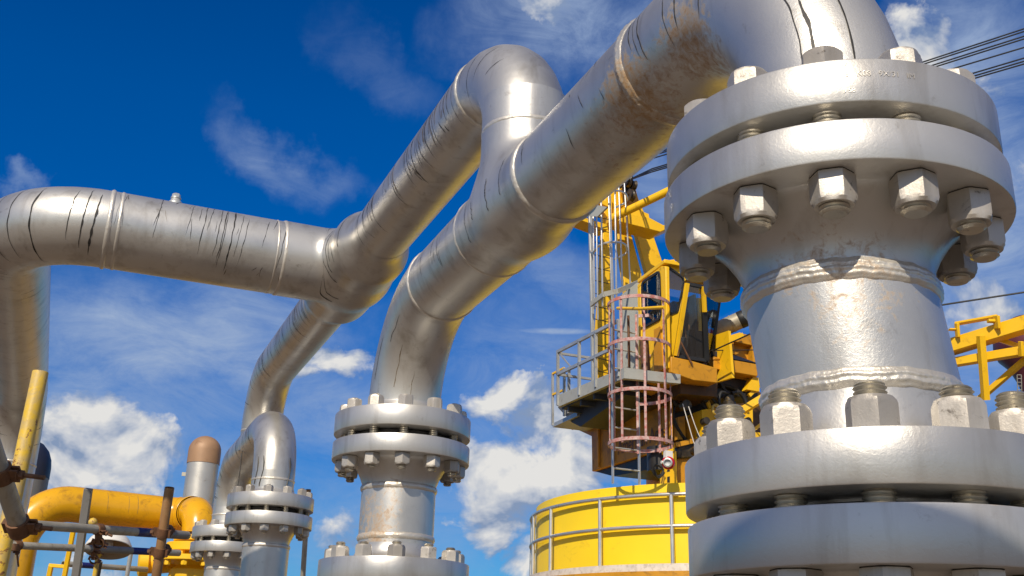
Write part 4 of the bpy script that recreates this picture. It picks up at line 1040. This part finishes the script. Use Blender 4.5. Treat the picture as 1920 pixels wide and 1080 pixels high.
# silver caged ladder on the mast
sl = ubar('mast_ladder', 'galv', (1106, 380), (1113, 735), um + .45, um + .45, .05, .05)
for x0_, y0_, x1_, y1_, u0 in ((1112, 378, 1115, 580, .6), (1118, 372, 1121, 600, .8), (1127, 365, 1130, 575, .9), (1142, 350, 1150, 600, .75), (1153, 345, 1156, 560, .85), (1160, 338, 1167, 540, .5), (1170, 330, 1182, 536, .35)):
    ubar('cage_bar', 'rail', (x0_, y0_), (x1_, y1_), um + u0, um + u0, .024 if x0_ != 1142 else .045, .02, sl)
for k, y in enumerate((366, 462)):
    pts = [(1107, y + 8), (1112, y + 12), (1124, y - 2), (1146, y - 8), (1168, y - 6), (1176, y + 4), (1172, y + 14), (1152, y + 24)]
    us = [.45, .6, .8, .9, .7, .4, .3, .35]
    cpart('hoop', 'rail', lambda m: m.tube(smooth_path([Up(x, yy, um + u_) for (x, yy), u_ in zip(pts, us)], 4), .016, 8), sl)
cpart('hoop', 'platform', lambda m: [m.bar(a, b, .03, .07) for a, b in [(Up(1108, 571, um + .6), Up(1132, 552, um + 1.0)), (Up(1132, 552, um + 1.0), Up(1158, 546, um + 1.0)), (Up(1158, 546, um + 1.0), Up(1196, 530, um + .7))]], sl)
for k in range(14):
    y = 405 + 24 * k
    cpart('rung', 'dark', lambda m: m.tube([Up(1111, y, um + .45), Up(1148 - k * .3, y + 8, um + .35)], .007, 6), sl)

# -- boom going off to the right
def Bp(px, py, k=0.0): return P(px, py, 11.6 - (px - 1770) * .004 + k)
b0, b1 = Bp(1773, 654), Bp(1920, 609); b2, b3 = Bp(1780, 681), Bp(1920, 658)
fb = lambda a, b, t: a + (b - a) * t
boom = cpart('boom', 'yellow', lambda m: (m.bar(fb(b0, b1, -1.6), fb(b0, b1, 4), .16, .15), m.bar(fb(b2, b3, -1.6), fb(b2, b3, 4), .10, .09)), bevel=.005)
up1_, up2 = fb(b0, b1, .5), fb(b2, b3, .5)
sidev = (b1 - b0).cross(UP).normalized()
cpart('boom_post', 'yellow', lambda m: m.bar(Bp(1839, 630, -.13), Bp(1848, 750, -.13), .085, .06, V((1, 0, 0))), boom)
cpart('boom_brace', 'yellow', lambda m: (m.bar(Bp(1832, 752, .1), Bp(1925, 672, .1), .055, .055), m.bar(Bp(1852, 629, .1), Bp(1940, 660, .1), .05, .05), m.bar(Bp(1760, 672, .1), Bp(1815, 640, .1), .05, .05)), boom)
cpart('boom_bracket', 'yellow', lambda m: (m.bar(Bp(1793, 607, 0), Bp(1872, 593, 0), .09, .025), m.bar(Bp(1794, 606, -.1), Bp(1796, 632, -.1), .07, .03, V((1, 0, 0))), m.bar(Bp(1868, 592, -.1), Bp(1870, 616, -.1), .11, .03, V((1, 0, 0))),
                                          m.box(Bp(1788, 618, -.1), V((.05, 0, 0)), V((0, .03, 0)), V((0, 0, .008))), m.box(Bp(1861, 602, -.1), V((.05, 0, 0)), V((0, .03, 0)), V((0, 0, .015)))), boom, bevel=.004)
cpart('boom_lug', 'yellow', lambda m: m.bar(Bp(1914, 640, -.1), Bp(1915, 668, -.1), .07, .03, V((1, 0, 0))), boom, bevel=.004)
# ropes from the mast head out to the boom tip, and the hoist line
for (xa, ya), yb in (((1176, 297), 54), ((1176, 299.5), 59), ((1178, 303), 68), ((1178, 306), 73), ((1178, 311), 89), ((1180, 330), 109), ((1180, 333), 115), ((1180, 336), 120)):
    a = Up(1180, 338 - (336 - ya) * .25, um + .1); q0 = P(1222, ya - 13.5, 14.9); q1 = P(1920, yb, 12.2); q2 = q0 + (q1 - q0) * 1.7
    cpart('stay_rope', 'rubber', lambda m: m.tube([a, q0, q1, q2], .0095, 6))
cpart('hoist_rope', 'rubber', lambda m: m.tube([P(1338, 657, 14.4), P(1420, 620, 13.6), P(1765, 572, 12.4), P(1920, 548, 12.0), P(2100, 520, 11.6)], .011, 6))
cpart('hoist_rope', 'rubber', lambda m: m.tube([Up(1330, 657, uc - .1), Up(1440, 656, uc - .1)], .008, 6))

# ---------------- round yellow wall with its handrail
Rd = 2.70; dc_ = pedx; ztop = rim(dc_.x, dc_.y, Rd, 904)
dr = thing('round_bulwark', (dc_.x, dc_.y, 0), 'round bright yellow wall with a silver handrail, below the crane', 'wall')
mb = MB(); mb.lathe([(Rd - .04, .02), (Rd, .02), (Rd, ztop * .5), (Rd, ztop - .003), (Rd - .003, ztop), (Rd - .12, ztop), (Rd - .12, ztop - .5), (0, ztop - .5)], V((dc_.x, dc_.y, 0)), UP, 160); mb.build('wall', M['drum_yellow'], dr)
zk0, zk1 = rim(dc_.x, dc_.y, Rd + .12, 1072), rim(dc_.x, dc_.y, Rd + .12, 1056)
mb = MB(); mb.lathe([(Rd + .10, zk0), (Rd + .12, zk0), (Rd + .12, zk1), (Rd + .10, zk1), (Rd + .10, zk0)], V((dc_.x, dc_.y, 0)), UP, 160); mb.build('kick_plate', paint('chipped_white', (.66, .63, .57), .5, .1, .1, (.36, .30, .22), .55, nscale=6), dr)
mb = MB(); mb.lathe([(Rd + .002, zk0 - .16), (Rd + .34, zk0 - .16), (Rd + .34, zk0 - .01), (Rd + .002, zk0 - .01)], V((dc_.x, dc_.y, 0)), UP, 160); mb.build('ledge', M['orange'], dr)
Rh = Rd + .075; zh1, zh2 = rim(dc_.x, dc_.y, Rh, 925), rim(dc_.x, dc_.y, Rh, 985)
ad0 = front(dc_.x, dc_.y)
for z in (zh1, zh2):
    A = [ad0 + 2 * math.pi * k / 120 for k in range(121)]
    mb = MB(); mb.tube([V((dc_.x + Rh * math.cos(a), dc_.y + Rh * math.sin(a), z)) for a in A], .025, 12, 0, False); mb.build('handrail', M['rail'], dr)
def az_of(px, R):
    best = min((abs((lambda q: 960 + F * q.x / -q.z)(ROT.transposed() @ (V((dc_.x + R * math.cos(a), dc_.y + R * math.sin(a), zh1)) - CAM)) - px), a) for a in [ad0 - k * .01 for k in range(157)])
    return best[1]
az = [az_of(x, Rh) for x in (1034, 1124, 1260)]
step = .31
for a in az + [az[0] - step * .9, az[0] - step * 1.8] + [az[2] + step * k for k in range(1, 7)]:
    p = V((dc_.x + Rh * math.cos(a), dc_.y + Rh * math.sin(a), 0)); mb = MB(); mb.tube([p + UP * (zk0 - .02), p + UP * (zh1 - .01)], .026, 12); mb.build('handrail_post', M['rail'], dr)

# ---------------- far maroon vessel at the right edge
vb = P(1942, 700, 26); ve = thing('maroon_vessel', (vb.x, vb.y, 0), 'dark maroon vessel behind the boom at the right edge, with a thin ladder', 'vessel')
zz = lambda y: z_at(vb.x, vb.y, y)
mb = MB(); mb.lathe([(.30, .02), (.30, zz(760)), (.42, zz(718)), (.58, zz(690)), (.80, zz(672)), (.88, zz(655)), (.86, zz(632)), (.70, zz(610)), (.4, zz(598)), (0, zz(594))], V((vb.x, vb.y, 0)), UP, 48); mb.build('shell', M['maroon'], ve)
def lad_(m):
    a, b = P(1911, 703, 25.4), P(1914, 800, 25.4)
    for s in (-.05, .05): m.tube([a + V((s, 0, 0)), b + V((s, 0, 0))], .012, 6)
    for k in range(14): q = a.lerp(b, k / 14); m.tube([q - V((.05, 0, 0)), q + V((.05, 0, 0))], .01, 6)
mb = MB(); lad_(mb); mb.build('ladder', M['scaf'], ve)

# ================================================================== deck, sea, light and sky
mb = MB(); mb.prism([V((-45, -40, -.3)), V((45, -40, -.3)), V((45, 60, -.3)), V((-45, 60, -.3))], UP * .3); tag(mb.build('deck', M['deck']), kind='structure')
mb = MB(); mb.add([V((-9000, -9000, -22)), V((9000, -9000, -22)), V((9000, 9000, -22)), V((-9000, 9000, -22))], [[0, 1, 2, 3]]); tag(mb.build('sea', M['sea']), kind='structure')

SEL, SAZ = R_(37.5), R_(17)
SDIR = V((-math.sin(SAZ) * math.cos(SEL), -math.cos(SAZ) * math.cos(SEL), math.sin(SEL)))
tp = V((RLx, RY, (zr[6] + zr[7]) / 2 - .004)) + fR * .268 + SDIR * 2.3
mb = MB(); mb.tube([tp - V((2.2, 0, -.80)), tp + V((2.2, 0, -.80))], .047, 16); [mb.tube([q - UP * (q.z - .02), q], .046, 12) for q in (tp - V((2.15, 0, -.78)), tp + V((2.15, 0, -.78)))]; tag(mb.build('shadow_tube', M['galv']), kind='structure')  # unseen tube on posts, added to cast shade on the lowest flange
sdir = V((-math.sin(SAZ) * math.cos(SEL), -math.cos(SAZ) * math.cos(SEL), math.sin(SEL)))
sl_ = bpy.data.lights.new('sun', 'SUN'); so = bpy.data.objects.new('sun', sl_); col.objects.link(so)
sl_.energy = 4.2; sl_.angle = R_(.55); sl_.color = (1, .89, .73); so.location = (0, 0, 30)
so.rotation_euler = sdir.to_track_quat('Z', 'Y').to_euler()

w = bpy.data.worlds.new('World'); sc.world = w; w.use_nodes = True
n = w.node_tree; bg = n.nodes['Background']
sky = nd(n, 'ShaderNodeTexSky', sky_type='NISHITA'); sky.sun_disc = False
sky.sun_elevation = SEL; sky.sun_rotation = math.atan2(sdir.x, sdir.y)
sky.air_density = 1.0; sky.dust_density = .3; sky.ozone_density = 4.0
geo = nd(n, 'ShaderNodeTexCoord'); dirv = geo.outputs['Generated']
sx = nd(n, 'ShaderNodeSeparateXYZ'); n.links.new(dirv, sx.inputs[0])
azn = math_n(n, 'ARCTAN2', sx.outputs[0], sx.outputs[1]); eln = math_n(n, 'ARCSINE', sx.outputs[2])
cxy = nd(n, 'ShaderNodeCombineXYZ'); n.links.new(azn, cxy.inputs[0]); n.links.new(eln, cxy.inputs[1])
pos = cxy.outputs[0]
def azel(px, py):
    r = ray(px, py).normalized(); return math.atan2(r.x, r.y), math.asin(r.z)
def wn_(scale, detail, rough, stretch=(1, 1), off=0, dist=0.0):
    mp = nd(n, 'ShaderNodeMapping'); n.links.new(pos, mp.inputs[0]); mp.inputs['Scale'].default_value = (stretch[0], stretch[1], 1); mp.inputs['Location'].default_value = (off, off * .7, off * .3)
    if len(stretch) > 2: mp.inputs['Rotation'].default_value = (0, 0, stretch[2])
    return noise_n(n, scale, detail, rough, mp.outputs[0], dist).outputs[0]
puff = wn_(11, 14, .60, (1, 1.25), 3.1, .35)
puff2 = wn_(26, 10, .6, (1, 1.2), 8.4, .2)
def wn_at(dx, dy):
    mp = nd(n, 'ShaderNodeMapping'); n.links.new(pos, mp.inputs[0]); mp.inputs['Scale'].default_value = (1, 1.25, 1); mp.inputs['Location'].default_value = (3.1 + dx, 2.17 + dy, .93)
    return noise_n(n, 11, 5, .55, mp.outputs[0], .35).outputs[0]
emb = math_n(n, 'SUBTRACT', wn_at(0, 0), wn_at(-.012, .022))
wisp = wn_(9, 14, .70, (1, 2.3, .35), 1.7, .8)
wz = nd(n, 'ShaderNodeTexNoise'); wz.inputs['Scale'].default_value = 7; wz.inputs['Detail'].default_value = 7; wz.inputs['Roughness'].default_value = .6; n.links.new(pos, wz.inputs['Vector'])
wv = nd(n, 'ShaderNodeVectorMath', operation='MULTIPLY_ADD'); n.links.new(wz.outputs['Color'], wv.inputs[0]); wv.inputs[1].default_value = (.20, .15, 0); wv.inputs[2].default_value = (-.10, -.075, 0)
wa = nd(n, 'ShaderNodeVectorMath', operation='ADD'); n.links.new(pos, wa.inputs[0]); n.links.new(wv.outputs[0], wa.inputs[1]); pos_w = wa.outputs[0]
def blob(px, py, rx, ry, amp, rot=0):
    a0_, e0 = azel(px, py); k = 1 / F / max(.3, math.cos(e0))
    sb = nd(n, 'ShaderNodeMapping', vector_type='TEXTURE'); n.links.new(pos if py in PLAIN else pos_w, sb.inputs[0])
    sb.inputs['Location'].default_value = (a0_, e0, 0); sb.inputs['Rotation'].default_value = (0, 0, rot); sb.inputs['Scale'].default_value = (rx / F * 1.05, ry / F * .98, 1)
    ln = nd(n, 'ShaderNodeVectorMath', operation='LENGTH'); n.links.new(sb.outputs[0], ln.inputs[0])
    mr = nd(n, 'ShaderNodeMapRange', interpolation_type='SMOOTHSTEP'); n.links.new(ln.outputs[1], mr.inputs[0])
    mr.inputs[1].default_value = 1.25; mr.inputs[2].default_value = .1; mr.inputs[3].default_value = 0; mr.inputs[4].default_value = amp
    return mr.outputs[0]
PLAIN = (621,)
def total(lst):
    t = blob(*lst[0])
    for b in lst[1:]: t = math_n(n, 'MAXIMUM', t, blob(*b))
    return t
# billowing white heaps
cum = total([(1880, 300, 120, 160, .55), (1850, 620, 120, 90, .5), (190, 855, 175, 100, 1.05), (95, 850, 120, 110, 1.0), (275, 830, 50, 30, .7), (110, 990, 60, 30, .5), (1000, 900, 190, 120, 1.1), (930, 960, 120, 70, .8), (1040, 790, 110, 65, .8), (930, 990, 120, 55, .8), (950, 740, 130, 50, .72), (885, 870, 90, 80, .7), (635, 655, 120, 60, .78), (560, 700, 60, 30, .5), (1010, 1045, 160, 60, .5), (205, 1050, 90, 30, .4), (690, 1010, 120, 60, .3), (1690, 70, 100, 90, .8), (1000, 20, 120, 60, .5)])
# thin veils
cir = total([(250, 780, 420, 240, .55), (1000, 760, 260, 300, .5), (300, 640, 380, 170, .85), (470, 580, 260, 120, .6), (150, 760, 200, 90, .7), (640, 800, 260, 150, .6), (1050, 40, 250, 150, .85), (1180, 60, 180, 120, .7), (530, 280, 150, 50, .40, -.45), (720, 110, 150, 60, .18, -.5), (620, 340, 90, 40, .25), (1050, 500, 170, 90, .45, -.3), (1040, 621, 95, 9, .9), (1230, 330, 120, 90, .62), (1780, 120, 220, 160, .85), (1860, 430, 230, 420, .85), (1700, 800, 300, 300, .6), (1340, 590, 130, 40, .4), (550, 800, 130, 80, .42), (700, 990, 260, 130, .5), (240, 1020, 260, 90, .6), (1000, 900, 240, 170, .5), (110, 690, 60, 60, .5), (20, 350, 40, 24, .4), (860, 780, 150, 60, .35), (400, 470, 260, 60, .12)])
dc1 = math_n(n, 'ADD', cum, math_n(n, 'MULTIPLY', math_n(n, 'SUBTRACT', puff, .5), 2.6))
den = ramp(n, math_n(n, 'MULTIPLY', dc1, math_n(n, 'MULTIPLY', cum, 4.0, True)), [(.30, (0, 0, 0)), (.48, (.55, .55, .55)), (.72, (1, 1, 1))]).outputs[0]
dv = math_n(n, 'MULTIPLY', cir, math_n(n, 'ADD', .36, math_n(n, 'MULTIPLY', ramp(n, wisp, [(.32, (0, 0, 0)), (.70, (1, 1, 1))]).outputs[0], .75)))
# sky colour: the physical sky, deepened as by a polarising filter
deep = nd(n, 'ShaderNodeGamma'); n.links.new(sky.outputs[0], deep.inputs[0]); deep.inputs[1].default_value = 1.0
hs = nd(n, 'ShaderNodeHueSaturation'); hs.inputs['Saturation'].default_value = 1.5; n.links.new(deep.outputs[0], hs.inputs['Color'])
tc_ = ramp(n, eln, [(.02, (.20, .56, .84)), (.28, (.31, .68, .95)), (.5, (.36, .72, 1.0)), (.72, (.28, .60, .88))]).outputs[0]
tint = mixc(n, 1.0, hs.outputs[0], tc_, 'MULTIPLY')
S_ = .10
shv = math_n(n, 'ADD', math_n(n, 'ADD', math_n(n, 'MULTIPLY', dc1, .36), math_n(n, 'MULTIPLY', emb, 2.2)), math_n(n, 'MULTIPLY', math_n(n, 'SUBTRACT', puff2, .5), .45))
shade = ramp(n, shv, [(.06, (2.3, 3.1, 4.7)), (.28, (4.9, 5.3, 6.1)), (.55, (7.7, 7.6, 7.4))]).outputs[0]
c1 = mixc(n, math_n(n, 'MULTIPLY', dv, 1.15, True), tint, (3.3, 4.3, 6.2))
c2 = mixc(n, den, c1, shade)
bk = nd(n, 'ShaderNodeMapRange', interpolation_type='SMOOTHSTEP'); n.links.new(sx.outputs[1], bk.inputs[0]); bk.inputs[1].default_value = .35; bk.inputs[2].default_value = -.45; bk.inputs[3].default_value = 0; bk.inputs[4].default_value = .62
bkf = math_n(n, 'MULTIPLY', bk.outputs[0], ramp(n, puff2, [(.3, (.55, .55, .55)), (.65, (1, 1, 1))]).outputs[0])
c2 = mixc(n, bkf, c2, (5.6, 5.5, 5.3))
n.links.new(c2, bg.inputs[0]); bg.inputs[1].default_value = S_

sc.view_settings.view_transform = 'Standard'; sc.view_settings.look = 'None'; sc.view_settings.gamma = 1; sc.view_settings.exposure = 0.0
